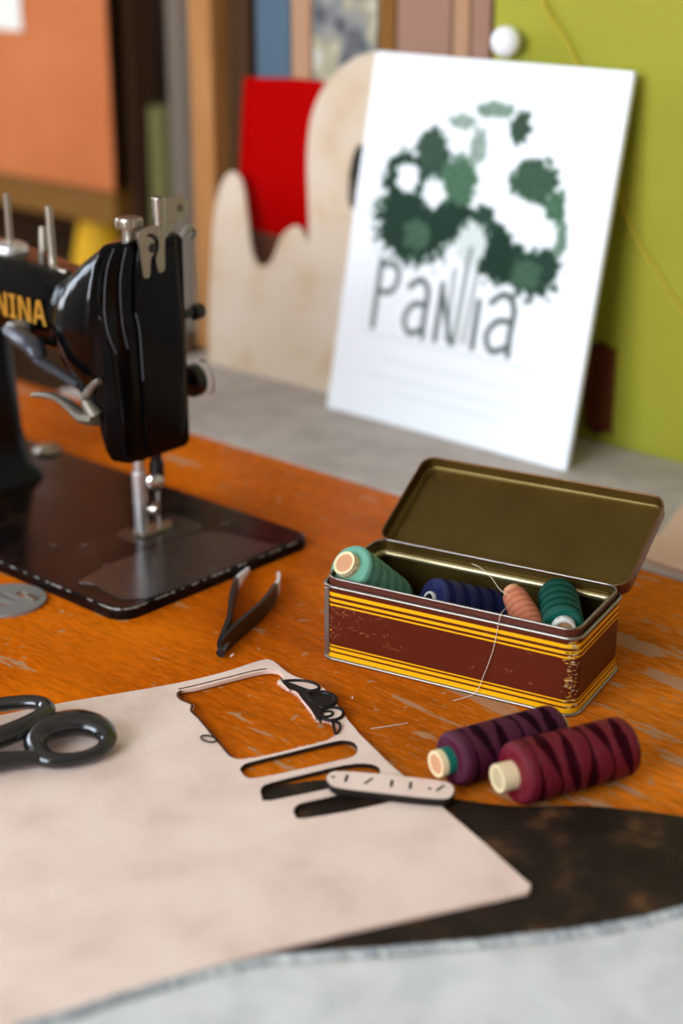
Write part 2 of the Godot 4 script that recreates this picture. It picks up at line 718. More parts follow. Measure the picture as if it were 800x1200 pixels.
	tri_map(m, 1.0)
	mat("frame_white", Color8(226, 224, 218), 0.5)
	m = mat("pane", Color(1, 1, 1, 0.06), 0.05)
	m.transparency = BaseMaterial3D.TRANSPARENCY_ALPHA


# ------------------------------------------------------------------ the scene
func _ready() -> void:
	var cam := Camera3D.new()
	cam.name = "camera"
	var fwd := Vector3(-0.6252, -0.3562, -0.6944)
	var up := Vector3(-0.2384, 0.9344, -0.2647)
	var right := fwd.cross(up).normalized()
	add_child(cam)
	cam.transform = Transform3D(Basis(right, right.cross(fwd).normalized(), -fwd.normalized()), Vector3(0, T + 0.4605, 0))
	cam.keep_aspect = Camera3D.KEEP_HEIGHT
	var ph := CameraAttributesPhysical.new()
	ph.frustum_focal_length = 37.693
	ph.frustum_focus_distance = 1.0
	ph.exposure_aperture = 2.1
	ph.frustum_near = 0.05
	ph.frustum_far = 50.0
	cam.attributes = ph
	cam.fov = 35.32
	cam.near = 0.05
	cam.current = true
	var we := WorldEnvironment.new()
	we.name = "environment"
	var env := Environment.new()
	env.background_mode = Environment.BG_SKY
	var sky := Sky.new()
	var sm := ProceduralSkyMaterial.new()
	sm.sky_top_color = Color(0.62, 0.74, 0.92)
	sm.sky_horizon_color = Color(0.88, 0.92, 0.96)
	sm.ground_horizon_color = Color(0.6, 0.6, 0.58)
	sm.ground_bottom_color = Color(0.36, 0.35, 0.33)
	sky.sky_material = sm
	env.sky = sky
	env.background_energy_multiplier = 3.0
	env.tonemap_mode = Environment.TONE_MAPPER_LINEAR
	env.tonemap_exposure = 2.5
	env.sdfgi_enabled = true
	env.ssao_enabled = true
	env.ssil_enabled = true
	we.environment = env
	add_child(we)
	# daylight from the big window behind the camera's left shoulder, and a smaller one in the left wall
	for w in [[Vector3(-0.6, 1.85, 1.66), Vector2(1.7, 1.5), 0.0, 2.8], [Vector3(-2.76, 1.62, -0.42), Vector2(0.55, 1.5), -PI / 2, 0.75]]:
		var l := AreaLight3D.new()
		l.name = "window_daylight" if w[2] == 0.0 else "side_window_daylight"
		l.area_size = w[1]
		l.light_color = Color(0.95, 0.975, 1.0)
		l.light_energy = w[3]
		l.shadow_enabled = true
		add_child(l)
		l.position = w[0]
		l.rotation.y = w[2]
	materials()
	room()
	benches()
	background()
	sewing_machine()
	leathers()
	tin_and_spools()
	tools()


func wall_with_hole(name_: String, axis: int, pos: float, thick: float, a0: float, a1: float, h: float, o: Array) -> void:
	var b := Bag.new()
	for r in [[a0, o[0], 0.0, h], [o[1], a1, 0.0, h], [o[0], o[1], 0.0, o[2]], [o[0], o[1], o[3], h]]:
		var ca: float = (r[0] + r[1]) / 2
		var cy: float = (r[2] + r[3]) / 2
		if axis == 2:
			b.rbox(at(ca, cy, pos), Vector3(r[1] - r[0], r[3] - r[2], thick), 0.001, 1)
		else:
			b.rbox(at(pos, cy, ca), Vector3(thick, r[3] - r[2], r[1] - r[0]), 0.001, 1)
	struct(name_, b.done(), M.plaster)

func window(n: int, axis: int, pos: float, o: Array) -> void:
	var root := Node3D.new()
	root.name = "window_%d" % n
	add_child(root, true)
	root.set_meta("kind", "structure")
	root.position = Vector3((o[0] + o[1]) / 2, (o[2] + o[3]) / 2, pos) if axis == 2 else Vector3(pos, (o[2] + o[3]) / 2, (o[0] + o[1]) / 2)
	root.rotation.y = 0.0 if axis == 2 else PI / 2
	var w: float = o[1] - o[0]
	var h: float = o[3] - o[2]
	var f := Bag.new()
	for s in [-1, 1]:
		f.rbox(at(s * (w / 2 - 0.03), 0, 0), Vector3(0.06, h, 0.07), 0.004)
		f.rbox(at(0, s * (h / 2 - 0.03), 0), Vector3(w, 0.06, 0.07), 0.004)
	f.rbox(at(0, 0, 0), Vector3(0.05, h, 0.06), 0.004)
	obj("window_frame", f.done(), M.frame_white, root)
	for s in [-1, 1]:
		obj("pane", box(s * w / 4, 0, 0, w / 2 - 0.06, h - 0.08, 0.005, 0.001), M.pane, root)

func room() -> void:
	struct("floor", box(-0.5, -0.05, -0.05, 5.0, 0.1, 4.1), M.floor)
	struct("ceiling", box(-0.5, 3.05, -0.05, 5.0, 0.1, 4.1), M.plaster)
	struct("wall_back", box(-0.5, 1.5, -2.0, 5.0, 3.0, 0.2), M.plaster)
	struct("wall_right", box(1.9, 1.5, -0.05, 0.2, 3.0, 3.7), M.plaster)
	var a := [-1.5, 0.3, 1.05, 2.65]
	wall_with_hole("wall_front", 2, 1.8, 0.2, -3.0, 2.0, 3.0, a)
	window(1, 2, 1.8, a)
	var b := [-0.75, -0.08, 0.82, 2.42]
	wall_with_hole("wall_left", 0, -2.9, 0.2, -1.9, 1.7, 3.0, b)
	window(2, 0, -2.9, b)

func benches() -> void:
	var t := thing("work_table", "large orange-brown varnished wooden work table with worn scratched top", "table", Vector3(-0.75, 0, -0.46))
	var b := Bag.new()
	b.rbox(at(0, T - 0.018, 0), Vector3(1.9, 0.036, 1.0), 0.004)
	obj("table_top", b.done(), M.wood, t)
	for sx in [-1, 1]:
		for sz in [-1, 1]:
			obj("leg", box(sx * 0.88, (T - 0.036) / 2, sz * 0.43, 0.07, T - 0.036, 0.07, 0.004), M.mid_wood, t)
	for sz in [-1, 1]:
		obj("apron", box(0, T - 0.086, sz * 0.45, 1.69, 0.1, 0.025), M.mid_wood, t)
	var g := thing("side_bench", "grey bench with a smooth stone-like top standing behind the wooden work table", "bench", Vector3(-0.6, 0, -1.075))
	obj("bench_top", box(0, T - 0.025, 0, 1.3, 0.05, 0.226, 0.003), M.bench_grey, g)
	for sx in [-1, 1]:
		obj("leg", box(sx * 0.68, (T - 0.05) / 2, 0.0, 0.06, T - 0.05, 0.2, 0.003), M.bench_grey, g)

# a flat sheet standing up: outline in (x, height), z from zb at height 0 to zt at height h
func standing(outline: PackedVector2Array, holes: Array, thick: float, bevel := 0.001) -> ArrayMesh:
	var b := Bag.new()
	b.plate(Transform3D(Basis(Vector3(1, 0, 0), Vector3(0, 0, 1), Vector3(0, 1, 0)), Vector3.ZERO), outline, holes, 0.0, thick, bevel)
	return b.done()

func lean(o: Node3D, p: Vector3, back: float, height: float) -> void:
	o.position = p
	o.rotation.x = -asin(back / height)

func background() -> void:
	# green board standing behind the bench
	var gb := thing("green_board", "tall olive-green painted board standing behind the white poster", "board", Vector3(-0.690, 0, -1.199))
	obj("panel", box(0, 0.95, 0, 0.40, 1.9, 0.02), M.green_paint, gb)
	var cord := Bag.new()
	cord.tube(smooth3([Vector3(-0.165, T + 0.46, 0.012), Vector3(-0.147, T + 0.38, 0.012), Vector3(-0.117, T + 0.343, 0.012), Vector3(-0.08, T + 0.28, 0.012), Vector3(-0.054, T + 0.212, 0.012), Vector3(-0.02, T + 0.167, 0.012), Vector3(0.017, T + 0.129, 0.012), Vector3(0.07, T + 0.10, 0.012)], 6), 0.002, 8)
	obj("cord", cord.done(), M.yellow_cord, gb).set_meta("label", "thin yellow cord hanging slack across the board")
	var s := []
	for k in 13:
		s.append(Vector2(0.0132 * sin(PI * k / 12.0), 0.017 - 0.0132 * cos(PI * k / 12.0)))
	var kt := Transform3D(Basis(Vector3.RIGHT, PI / 2), Vector3(-0.864 + 0.690, T + 0.345, 0.009))
	var kb := obj("knob", turned_mesh(kt, s, 24), M.white_gloss, gb)
	kb.set_meta("label", "glossy white round knob")
	obj("stem", turned_mesh(kt, [Vector2(0.004, 0.0), Vector2(0.004, 0.014)], 12), M.white_gloss, kb)
	var br := obj("leather_patch", standing(smooth2(flat([-14, -38, 12, -38, 14, -35, 14, 35, 12, 38, -14, 38]), 2), [], 0.004), M.russet)
	br.position = Vector3(-0.7565, T + 0.05, -1.1885)
	tag(br, "small russet brown leather rectangle hanging on the green board beside the poster", "leather patch")
	poster()
	# pale hide template leaning left of the poster
	var o2 := flat([-150, 0, -156, 54, -159, 111, -158, 164, -149, 192, -138, 201, -127, 197, -119, 185, -110, 156, -101, 126, -87, 111, -71, 120, -62, 143, -50, 155, -39, 158, -30, 151, -24, 143, -26, 166, -36, 227, -34, 268, -19, 298, 5, 318, 29, 328, 55, 331, 85, 325, 105, 302, 112, 200, 112, 0])
	var slot := flat([31, 244, 24, 234, 21, 213, 23, 191, 30, 182, 42, 190, 46, 219, 41, 241])
	var o3 := PackedVector2Array([o2[0]])
	o3.append_array(smooth2(o2.slice(1, o2.size() - 1), 3, false))
	o3.append(o2[o2.size() - 1])
	var hd := obj("hide_template", standing(o3, [smooth2(slot, 2)], 0.003), M.hide)
	lean(hd, Vector3(-1.06, T, -1.136), 0.048, 0.332)
	tag(hd, "pale cream leather template with wavy cut-out edge leaning left of the poster", "leather template")
	var rd := obj("red_leather", standing(flat([-50, -79, -20, -81, 20, -81, 56, -79, 57, 0, 56, 78, 20, 78, -20, 76, -55, 74, -64, -20]), [], 0.002), M.red_leather)
	lean(rd, Vector3(-1.146, T + 0.217, -1.1865), 0.001, 0.15)
	tag(rd, "bright red leather rectangle hanging behind the pale hide template", "leather piece")
	var bl := obj("brown_leather", standing(smooth2(flat([-24, -50, 24, -50, 26, 40, -26, 40]), 2), [], 0.003), M.brown_leather)
	lean(bl, Vector3(-1.168, T + 0.11, -1.1878), 0.0005, 0.1)
	tag(bl, "dark brown leather scrap hanging below the red leather piece", "leather piece")
	# boards standing on the bench behind the hide, left of the green board
	var boards := [
		["thin_board", -1.226, -1.198, 0.6, "dark_wood", "dark brown narrow board beside the light wooden post", "board"],
		["thin_board", -1.187, -1.1385, 0.62, "blue_board", "blue-grey narrow board standing above the red leather", "board"],
		["wood_strip", -1.1375, -1.1115, 0.62, "tan_board", "tan wooden strip between the blue-grey board and the mottled board", "strip"],
		["thin_board", -1.109, -1.026, 0.58, "mottled", "mottled grey and cream board behind the top of the hide template", "board"],
		["wood_strip", -1.0245, -1.004, 0.62, "mid_wood", "orange-brown wooden strip left of the pinkish board above the poster", "strip"],
		["thin_board", -1.002, -0.938, 0.56, "pink_board", "dusty pink board standing behind the top left of the poster", "board"],
		["wood_strip", -0.936, -0.917, 0.6, "tan_board", "pale tan wooden strip right of the dusty pink board", "strip"],
		["wood_strip", -0.915, -0.894, 0.6, "pink_board", "pinkish brown wooden strip directly left of the green board", "strip"],
	]
	for q in boards:
		var bd := obj(q[0], box(0, q[3] / 2, 0, q[2] - q[1], q[3], 0.012, 0.002), M[q[4]])
		bd.position = Vector3((q[1] + q[2]) / 2, T, -1.195)
		tag(bd, q[5], q[6])
	var post := obj("wooden_post", box(0, 0.7, 0, 0.034, 1.4, 0.034, 0.003), M.post_wood)
	post.position = Vector3(-1.248, T, -1.186)
	tag(post, "light orange-brown wooden post standing behind the sewing machine head", "post")
	# wooden rack in the dim left corner
	var rk := thing("wooden_rack", "brown wooden rack with a rail and a shelf behind the sewing machine", "rack", Vector3(-2.07, 0, -1.5))
	obj("rail", box(0, T + 0.070, 0.075, 0.78, 0.05, 0.03), M.mid_wood, rk)
	obj("shelf", box(0, T - 0.06, -0.08, 0.72, 0.03, 0.28), M.dark_wood, rk)
	obj("back_panel", box(0, 0.95, -0.24, 0.8, 1.9, 0.02), M.dark_wood, rk)
	for sx in [-1, 1]:
		for sz in [0.04, -0.21]:
			obj("post", box(sx * 0.38, 0.95, sz, 0.04, 1.9, 0.04), M.dark_wood, rk)
	tag(obj("dark_cupboard", box(-1.35, 0.95, -1.82, 0.60, 1.9, 0.12, 0.004), M.dark_wood), "tall plain dark brown cupboard in the shadows behind the leather rolls", "cupboard")
	var og := thing("orange_leather", "large orange tan leather sheet hanging above the sewing machine arm", "leather sheet", Vector3(-1.93, T + 0.095, -1.4))
	obj("sheet", standing(flat([-250, 0, 262, 0, 265, 3, 266, 560, -250, 560]), [], 0.003), M.orange_leather, og)
	var tg := obj("paper_tag", box(0, 0, 0, 0.06, 0.09, 0.001, 0.0003), M.paper)
	tg.position = Vector3(-1.868, T + 0.338, -1.395)
	tag(tg, "white paper tag on the orange leather sheet at the upper left", "paper tag")
	var cone := thing("yellow_thread_cone", "yellow thread cone on the dark shelf behind the sewing machine", "thread cone", Vector3(-1.785, T - 0.045, -1.47))
	obj("winding", turned_mesh(at(0, 0, 0), [Vector2(0.040, 0.012), Vector2(0.043, 0.02), Vector2(0.024, 0.112), Vector2(0.019, 0.118)]), M.yellow_thread, cone)
	obj("core", turned_mesh(at(0, 0, 0), [Vector2(0.042, 0.0), Vector2(0.042, 0.006), Vector2(0.012, 0.126), Vector2(0.008, 0.126)]), M.card_white, cone)
	var rolls := [[-1.632, -1.455, 0.017, 0.29, "olive_roll", "slim olive green leather roll standing right of the orange sheet"], [-1.578, -1.46, 0.028, 0.7, "grey_roll", "tall grey-brown leather roll standing next to the light wooden post"], [-1.625, -1.53, 0.034, 0.62, "dark_roll", "dark brown leather roll standing behind the olive green roll"]]
	var rs := thing("roll_stand", "dark low wooden stand holding the leather rolls in the corner", "stand", Vector3(-1.595, 0, -1.49))
	obj("stand_top", box(0, T - 0.1, 0, 0.13, 0.03, 0.17), M.dark_wood, rs)
	for sx in [-1, 1]:
		obj("leg", box(sx * 0.045, (T - 0.115) / 2, 0, 0.03, T - 0.115, 0.15), M.dark_wood, rs)
	for q in rolls:
		var rl := thing("leather_roll", q[5], "leather roll", Vector3(q[0], T - 0.085, q[1]), 0.0, "leather rolls in the dim corner")
		obj("roll", turned_mesh(at(0, 0, 0), [Vector2(q[2] * 0.96, 0.0), Vector2(q[2], 0.004), Vector2(q[2], q[3] - 0.004), Vector2(q[2] * 0.96, q[3]), Vector2(q[2] * 0.5, q[3] - 0.002)]), M[q[4]], rl)
	# beige scrap at the right end of the bench
	var sc := obj("leather_scrap", null, M.hide)
	var sb := Bag.new()
	sb.plate(Transform3D.IDENTITY, smooth2(flat([-100, 62, -78, 20, -95, -40, -75, -75, 180, -70, 190, 0, 180, 62]), 3), [], 0.0, 0.004, 0.001)
	sc.mesh = sb.done()
	sc.material_override = mat("beige", Color8(214, 180, 156), 0.75)
	sc.position = Vector3(-0.51, T, -1.035)
	tag(sc, "beige leather scrap lying on the grey bench behind the tin lid", "leather scrap")

# ---- the print on the poster
func blob(im: Image, c: Vector2, r: Vector2, col: Color, n: FastNoiseLite, cut := 0.0) -> void:
	for y in range(maxi(0, int(c.y - r.y * 1.3)), mini(im.get_height(), int(c.y + r.y * 1.3))):
		for x in range(maxi(0, int(c.x - r.x * 1.3)), mini(im.get_width(), int(c.x + r.x * 1.3))):
			var d := (Vector2(x, y) - c) / r
			var w := n.get_noise_2d(x, y)
			if d.length() < 1.0 + w * 0.45 and w > cut - 1.0:
				var k := 0.82 + 0.5 * n.get_noise_2d(x * 3.0 + 500.0, y * 3.0)
				im.set_pixel(x, y, Color(col.r * k, col.g * k, col.b * k) if col.r < 0.7 else col)

func stroke(im: Image, pts: PackedVector2Array, w: float, col: Color) -> void:
	for i in pts.size() - 1:
		var a := pts[i]
		var b := pts[i + 1]
		for y in range(maxi(0, int(minf(a.y, b.y) - w)), mini(im.get_height(), int(maxf(a.y, b.y) + w + 1))):
			for x in range(maxi(0, int(minf(a.x, b.x) - w)), mini(im.get_width(), int(maxf(a.x, b.x) + w + 1))):
				if Geometry2D.get_closest_point_to_segment(Vector2(x, y), a, b).distance_to(Vector2(x, y)) <= w / 2:
					im.set_pixel(x, y, col)

func poster() -> void:
	var W := 560
	var H := 680
	var im := Image.create_empty(W, H, false, Image.FORMAT_RGB8)
	var white := Color8(240, 242, 243)
	im.fill(white)
	var n := FastNoiseLite.new()
	n.seed = 4
	n.frequency = 0.03
	n.fractal_octaves = 3
	var dark := Color8(24, 58, 38)
	var mid := Color8(84, 124, 92)
	# faint frame round the picture
	var fr := Color8(214, 219, 218)
	for e in [[60, 110, 500, 110], [60, 520, 500, 520], [60, 110, 60, 520], [500, 110, 500, 520]]:
		stroke(im, flat(e, 1.0), 2.5, fr)
	# crown: dark left lobe, right lobe, ring of smaller leaf clumps round an open white middle
	n.frequency = 0.05
	blob(im, Vector2(150, 292), Vector2(96, 84), dark, n)
	blob(im, Vector2(122, 232), Vector2(60, 62), dark, n)
	blob(im, Vector2(190, 215), Vector2(54, 54), dark.lightened(0.12), n)
	blob(im, Vector2(162, 160), Vector2(36, 36), mid.darkened(0.3), n)
	blob(im, Vector2(232, 222), Vector2(44, 56), mid, n)
	blob(im, Vector2(245, 290), Vector2(70, 34), dark, n)
	blob(im, Vector2(312, 282), Vector2(48, 30), dark.lightened(0.08), n)
	blob(im, Vector2(356, 334), Vector2(62, 48), dark, n)
	blob(im, Vector2(426, 346), Vector2(54, 52), dark.lightened(0.06), n)
	blob(im, Vector2(398, 198), Vector2(52, 40), mid.darkened(0.2), n)
	blob(im, Vector2(452, 240), Vector2(22, 34), mid, n)
	blob(im, Vector2(474, 290), Vector2(12, 32), mid.lightened(0.25), n)
	blob(im, Vector2(352, 108), Vector2(22, 28), mid.darkened(0.3), n)
	blob(im, Vector2(296, 82), Vector2(46, 14), mid.lightened(0.35), n)
	blob(im, Vector2(222, 108), Vector2(30, 14), mid.lightened(0.5), n)
	blob(im, Vector2(268, 150), Vector2(20, 34), mid.lightened(0.5), n)
	blob(im, Vector2(116, 222), Vector2(28, 26), white, n)
	blob(im, Vector2(184, 242), Vector2(26, 28), white, n)
	blob(im, Vector2(416, 284), Vector2(46, 32), white, n)
	blob(im, Vector2(366, 256), Vector2(42, 30), white, n)
	blob(im, Vector2(158, 322), Vector2(30, 28), mid.darkened(0.1), n)
	blob(im, Vector2(414, 358), Vector2(30, 26), mid.darkened(0.1), n)
	# trunk that opens into a small pointed crown
	var pale := Color8(206, 214, 208)
	for q in [[285, 322, 34, 44]]:
		blob(im, Vector2(q[0], q[1]), Vector2(q[2], q[3]), pale, n)
	stroke(im, flat([258, 372, 262, 500], 1.0), 8, Color8(150, 158, 152))
	stroke(im, flat([286, 330, 280, 505], 1.0), 9, Color8(128, 138, 130))
	stroke(im, flat([308, 372, 300, 500], 1.0), 8, Color8(150, 158, 152))
	# lettering: P a n i a
	var ink := Color8(84, 94, 88)
	stroke(im, flat([84, 380, 84, 506], 1.0), 11, ink)
	stroke(im, smooth2(flat([84, 388, 118, 384, 130, 408, 116, 434, 84, 438], 1.0), 6, false), 10, ink)
	stroke(im, smooth2(flat([160, 418, 184, 402, 204, 420, 204, 470, 206, 506], 1.0), 6, false), 11, ink)
	stroke(im, smooth2(flat([204, 446, 174, 450, 158, 478, 174, 504, 204, 490], 1.0), 6, false), 10, ink)
	stroke(im, flat([236, 402, 236, 506], 1.0), 10, ink)
	stroke(im, flat([236, 410, 272, 506], 1.0), 10, ink)
	stroke(im, flat([322, 420, 322, 506], 1.0), 10, ink)
	stroke(im, smooth2(flat([350, 418, 376, 400, 400, 420, 400, 470, 402, 506], 1.0), 6, false), 11, ink)
	stroke(im, smooth2(flat([400, 446, 368, 450, 350, 478, 366, 504, 400, 490], 1.0), 6, false), 10, ink)
	# two faint lines of small print
	var faint := Color8(226, 230, 230)
	for row in [[120, 440, 562], [90, 470, 596], [150, 410, 622]]:
		var x: int = row[0]
		while x < row[1]:
			stroke(im, PackedVector2Array([Vector2(x, row[2]), Vector2(x + 8, row[2])]), 4, faint)
			x += 14
	im.resize(W / 6, H / 6, Image.INTERPOLATE_LANCZOS)
	im.resize(W, H, Image.INTERPOLATE_CUBIC)
	var m := mat("poster_print", Color.WHITE, 0.55)
	m.albedo_texture = ImageTexture.create_from_image(im)
	var p := thing("poster", "white poster with a dark green tree print leaning against the green board", "poster", Vector3(-0.8705, T, -1.1))
	p.rotation = Vector3(-asin(0.070 / 0.336), 0, 0)
	var w := 0.279
	var h := 0.336
	obj("board", box(0, h / 2, -0.003, w, h, 0.006, 0.001), mat("poster_white", Color8(240, 242, 243), 0.6), p)
	var b := Bag.new()
	var z := 0.0004
	var a0 := b.vert(Vector3(-w / 2 + 0.001, 0.001, z), Vector2(0, 1))
	var a1 := b.vert(Vector3(w / 2 - 0.001, 0.001, z), Vector2(1, 1))
	var a2 := b.vert(Vector3(w / 2 - 0.001, h - 0.001, z), Vector2(1, 0))
	var a3 := b.vert(Vector3(-w / 2 + 0.001, h - 0.001, z), Vector2(0, 0))
	b.quad(a0, a3, a2, a1)
	obj("print", b.done(), m, p)


# ------------------------------------------------------------------ sewing machine
# closed section across the arm: z and y range with rounded corners, at x
func section(x: float, z0: float, z1: float, y0: float, y1: float, r: float) -> PackedVector3Array:
	var hz := (z1 - z0) / 2
	var hy := (y1 - y0) / 2
	var tf := Transform3D(Basis(Vector3(0, 0, 1), Vector3(1, 0, 0), Vector3(0, 1, 0)), Vector3(x, (y0 + y1) / 2, (z0 + z1) / 2))
	var ring := Bag.ring(tf, hz, hy, minf(r, minf(hz, hy) * 0.999), 0.0, 7)
	# the bulge behind the face is rounder than a box with round corners
	var w := smoothstep(0.016, 0.002, x) * smoothstep(-0.060, -0.046, x)
	for i in ring.size():
		var a := PI / 2 * (i / 8 + (i % 8) / 7.0)
		var ca := cos(a)
		var sa := sin(a)
		var q := tf * Vector3(hz * signf(ca) * pow(absf(ca), 0.86), 0.0, hy * signf(sa) * pow(absf(sa), 0.86))
		ring[i] = ring[i].lerp(q, w)
	return ring

func sewing_machine() -> void:
	var s := thing("sewing_machine", "black antique sewing machine with gold lettering set on the wooden table", "sewing machine", Vector3(-0.87, T, -0.735))
	# bed
	var b := Bag.new()
	var bed := PackedVector2Array()
	for q in Bag.ring(Transform3D.IDENTITY, 0.2, 0.096, 0.016, 0.0, 6):
		bed.append(Vector2(q.x - 0.106, q.z + 0.0))
	b.plate(Transform3D.IDENTITY, bed, [], 0.0, 0.0085, 0.0022)
	obj("bed", b.done(20), M.bed_enamel, s)
	b = Bag.new()
	b.plate(Transform3D.IDENTITY, smooth2(flat([30, 78, 44, 78, 90, 70, 90, -58, 84, -60, 30, -46, 22, 10]), 3), [], 0.0083, 0.0091, 0.0003)
	obj("slide_plate", b.done(15), M.slide_steel, s)
	b = Bag.new()
	b.plate(Transform3D.IDENTITY, smooth2(flat([-22, -2, -10, 6, 14, 6, 20, -4, 20, -46, 10, -54, -14, -54, -22, -46]), 3), [], 0.0083, 0.0088, 0.0002)
	obj("needle_plate", b.done(15), M.slide_steel, s)
	for q in [[25, 50], [28, -65], [86, 4], [80, 26], [-36, 51], [-18, 35]]:
		obj("bed_screw", turned_mesh(at(q[0] * 0.001, 0.008, q[1] * 0.001), [Vector2(0.004, 0), Vector2(0.004, 0.0008), Vector2(0.0034, 0.0012), Vector2(0.001, 0.0012)], 14), M.slide_steel, s)
	obj("hinge_knob", turned_mesh(at(-0.215, 0.0085, -0.086), [Vector2(0.013, 0), Vector2(0.013, 0.002), Vector2(0.009, 0.005), Vector2(0.004, 0.0065), Vector2(0.001, 0.0068)]), M.nickel, s)
	# bare chips along the worn edges of the bed
	var rg := RandomNumberGenerator.new()
	rg.seed = 12
	b = Bag.new()
	for k in 70:
		var near := rg.randf() < 0.55
		var x := rg.randf_range(-0.2, 0.085)
		var p := Vector3(x, 0.0078, 0.0955)
		var d := Vector3(1, 0, 0)
		if not near:
			p = Vector3(0.0935, 0.0078, rg.randf_range(-0.08, 0.085))
			d = Vector3(0, 0, 1)
		if k < 18:
			var an := rg.randf_range(0.0, PI / 2)
			p = Vector3(0.078 + 0.0155 * cos(an), 0.0078, 0.080 + 0.0155 * sin(an))
			d = Vector3(-sin(an), 0, cos(an))
		var len := rg.randf_range(0.0008, 0.004)
		b.tube(PackedVector3Array([p - d * len, p, p + d * len]), [0.0002, rg.randf_range(0.0005, 0.0011), 0.0002], 6)
	var chips := obj("worn_chips", b.done(), M.dull_steel, s)
	chips.set_meta("kind", "stuff")
	# head and arm in one casting
	b = Bag.new()
	var secs := [
		[0.0235, -0.036, 0.018, 0.080, 0.2375, 0.006], [0.0215, -0.038, 0.026, 0.079, 0.2385, 0.007], [0.016, -0.041, 0.036, 0.081, 0.239, 0.010],
		[0.008, -0.0425, 0.0395, 0.084, 0.2385, 0.014], [-0.002, -0.0425, 0.0405, 0.092, 0.2355, 0.020], [-0.012, -0.042, 0.0405, 0.103, 0.2305, 0.025],
		[-0.022, -0.0415, 0.040, 0.114, 0.2235, 0.030], [-0.032, -0.040, 0.038, 0.125, 0.2155, 0.034], [-0.040, -0.038, 0.0345, 0.134, 0.209, 0.034],
		[-0.046, -0.036, 0.0305, 0.140, 0.2055, 0.031], [-0.051, -0.034, 0.0285, 0.144, 0.2045, 0.029], [-0.058, -0.0335, 0.028, 0.1455, 0.2045, 0.024],
		[-0.10, -0.034, 0.029, 0.146, 0.208, 0.022], [-0.15, -0.035, 0.030, 0.144, 0.212, 0.022], [-0.18, -0.037, 0.032, 0.138, 0.214, 0.024], [-0.25, -0.037, 0.032, 0.14, 0.214, 0.028], [-0.262, -0.03, 0.025, 0.15, 0.206, 0.026]]
	var rows := []
	for i in secs.size() - 1:
		for k in 3:
			var r := []
			for j in 6:
				r.append(lerpf(secs[i][j], secs[i + 1][j], k / 3.0))
			rows.append(section(r[0], r[1], r[2], r[3], r[4], r[5]))
	rows.append(section(-0.262, -0.03, 0.025, 0.15, 0.206, 0.026))
	b.loft(rows)
	obj("arm_and_head", b.done(35), M.enamel, s)
	# pillar
	b = Bag.new()
	rows = []
	for q in [[0.008, 0.054, 0.046, 0.012], [0.014, 0.052, 0.044, 0.014], [0.022, 0.047, 0.040, 0.016], [0.05, 0.043, 0.037, 0.018], [0.10, 0.041, 0.035, 0.018], [0.14, 0.041, 0.0345, 0.018], [0.17, 0.043, 0.034, 0.02]]:
		rows.append(Bag.ring(at(-0.217, 0, -0.0025), q[1], q[2], q[3], q[0], 6))
	b.loft(rows)
	obj("pillar", b.done(), M.enamel, s)
	# hand wheel at the far end
	var hw := Transform3D(Basis(Vector3(0, 0, 1), Vector3(-1, 0, 0), Vector3(0, -1, 0)), Vector3(-0.262, 0.178, -0.0025))
	obj("hand_wheel", turned_mesh(hw, [Vector2(0.014, 0), Vector2(0.014, 0.012), Vector2(0.05, 0.014), Vector2(0.062, 0.012), Vector2(0.066, 0.018), Vector2(0.062, 0.026), Vector2(0.05, 0.026), Vector2(0.02, 0.03), Vector2(0.018, 0.036), Vector2(0.006, 0.038)], 40), M.enamel, s)
	# face plate with a raised middle and a pointed foot
	b = Bag.new()
	var yz := Transform3D(Basis(Vector3(0, 0, 1), Vector3(1, 0, 0), Vector3(0, 1, 0)), Vector3.ZERO)
	b.plate(yz, flat([-33, 100, -27, 82, 12, 79, 17, 88, 18, 130, 20, 165, 24, 184, 24, 214, 17, 237, -29, 237, -30, 212, -34, 160]), [], 0.021, 0.0245, 0.0014)
	b.plate(yz, flat([-29, 98, -24, 86, 4, 83, 9, 90, 10, 150, 11, 178, 14, 190, 13, 212, 9, 233, -26, 233, -27, 205, -31, 150]), [], 0.024, 0.0275, 0.0016)
	obj("face_plate", b.done(30), M.enamel, s)
	# cast rib down the back of the head
	b = Bag.new()
	b.tube(smooth3([Vector3(0.021, 0.236, 0.029), Vector3(0.0195, 0.222, 0.036), Vector3(0.0195, 0.196, 0.0388), Vector3(0.0205, 0.178, 0.037), Vector3(0.022, 0.162, 0.031), Vector3(0.0225, 0.12, 0.028), Vector3(0.0225, 0.085, 0.026)], 5), 0.0016, 8)
	obj("casting_rib", b.done(), M.enamel, s)
	# highlights along the casting's edges put in as grey lines, and one brown line
	var lines := [
		[[Vector3(0.0222, 0.2365, 0.0265), Vector3(0.0218, 0.222, 0.0335), Vector3(0.0217, 0.196, 0.0372), Vector3(0.0225, 0.178, 0.0355), Vector3(0.0236, 0.163, 0.030)], "edge_line"],
		[[Vector3(0.0240, 0.236, 0.0172), Vector3(0.0240, 0.214, 0.0236), Vector3(0.0240, 0.184, 0.0236), Vector3(0.0240, 0.165, 0.0198)], "edge_line"],
		[[Vector3(0.0268, 0.190, 0.0136), Vector3(0.0268, 0.178, 0.0108), Vector3(0.0268, 0.158, 0.0099), Vector3(0.0268, 0.140, 0.0095)], "edge_line"],
		[[Vector3(0.0242, 0.236, -0.0285), Vector3(0.0242, 0.212, -0.0296), Vector3(0.0242, 0.160, -0.0336), Vector3(0.0242, 0.104, -0.0328)], "brown_edge"],
	]
	for q in lines:
		b = Bag.new()
		b.tube(smooth3(q[0], 5), 0.00045, 6)
		obj("edge_line", b.done(), M[q[1]], s)
	# lettering
	var tm := TextMesh.new()
	var sf := SystemFont.new()
	sf.font_names = PackedStringArray(["Droid Sans"])
	sf.font_weight = 700
	tm.font = sf
	tm.text = "BERNINA"
	tm.font_size = 32
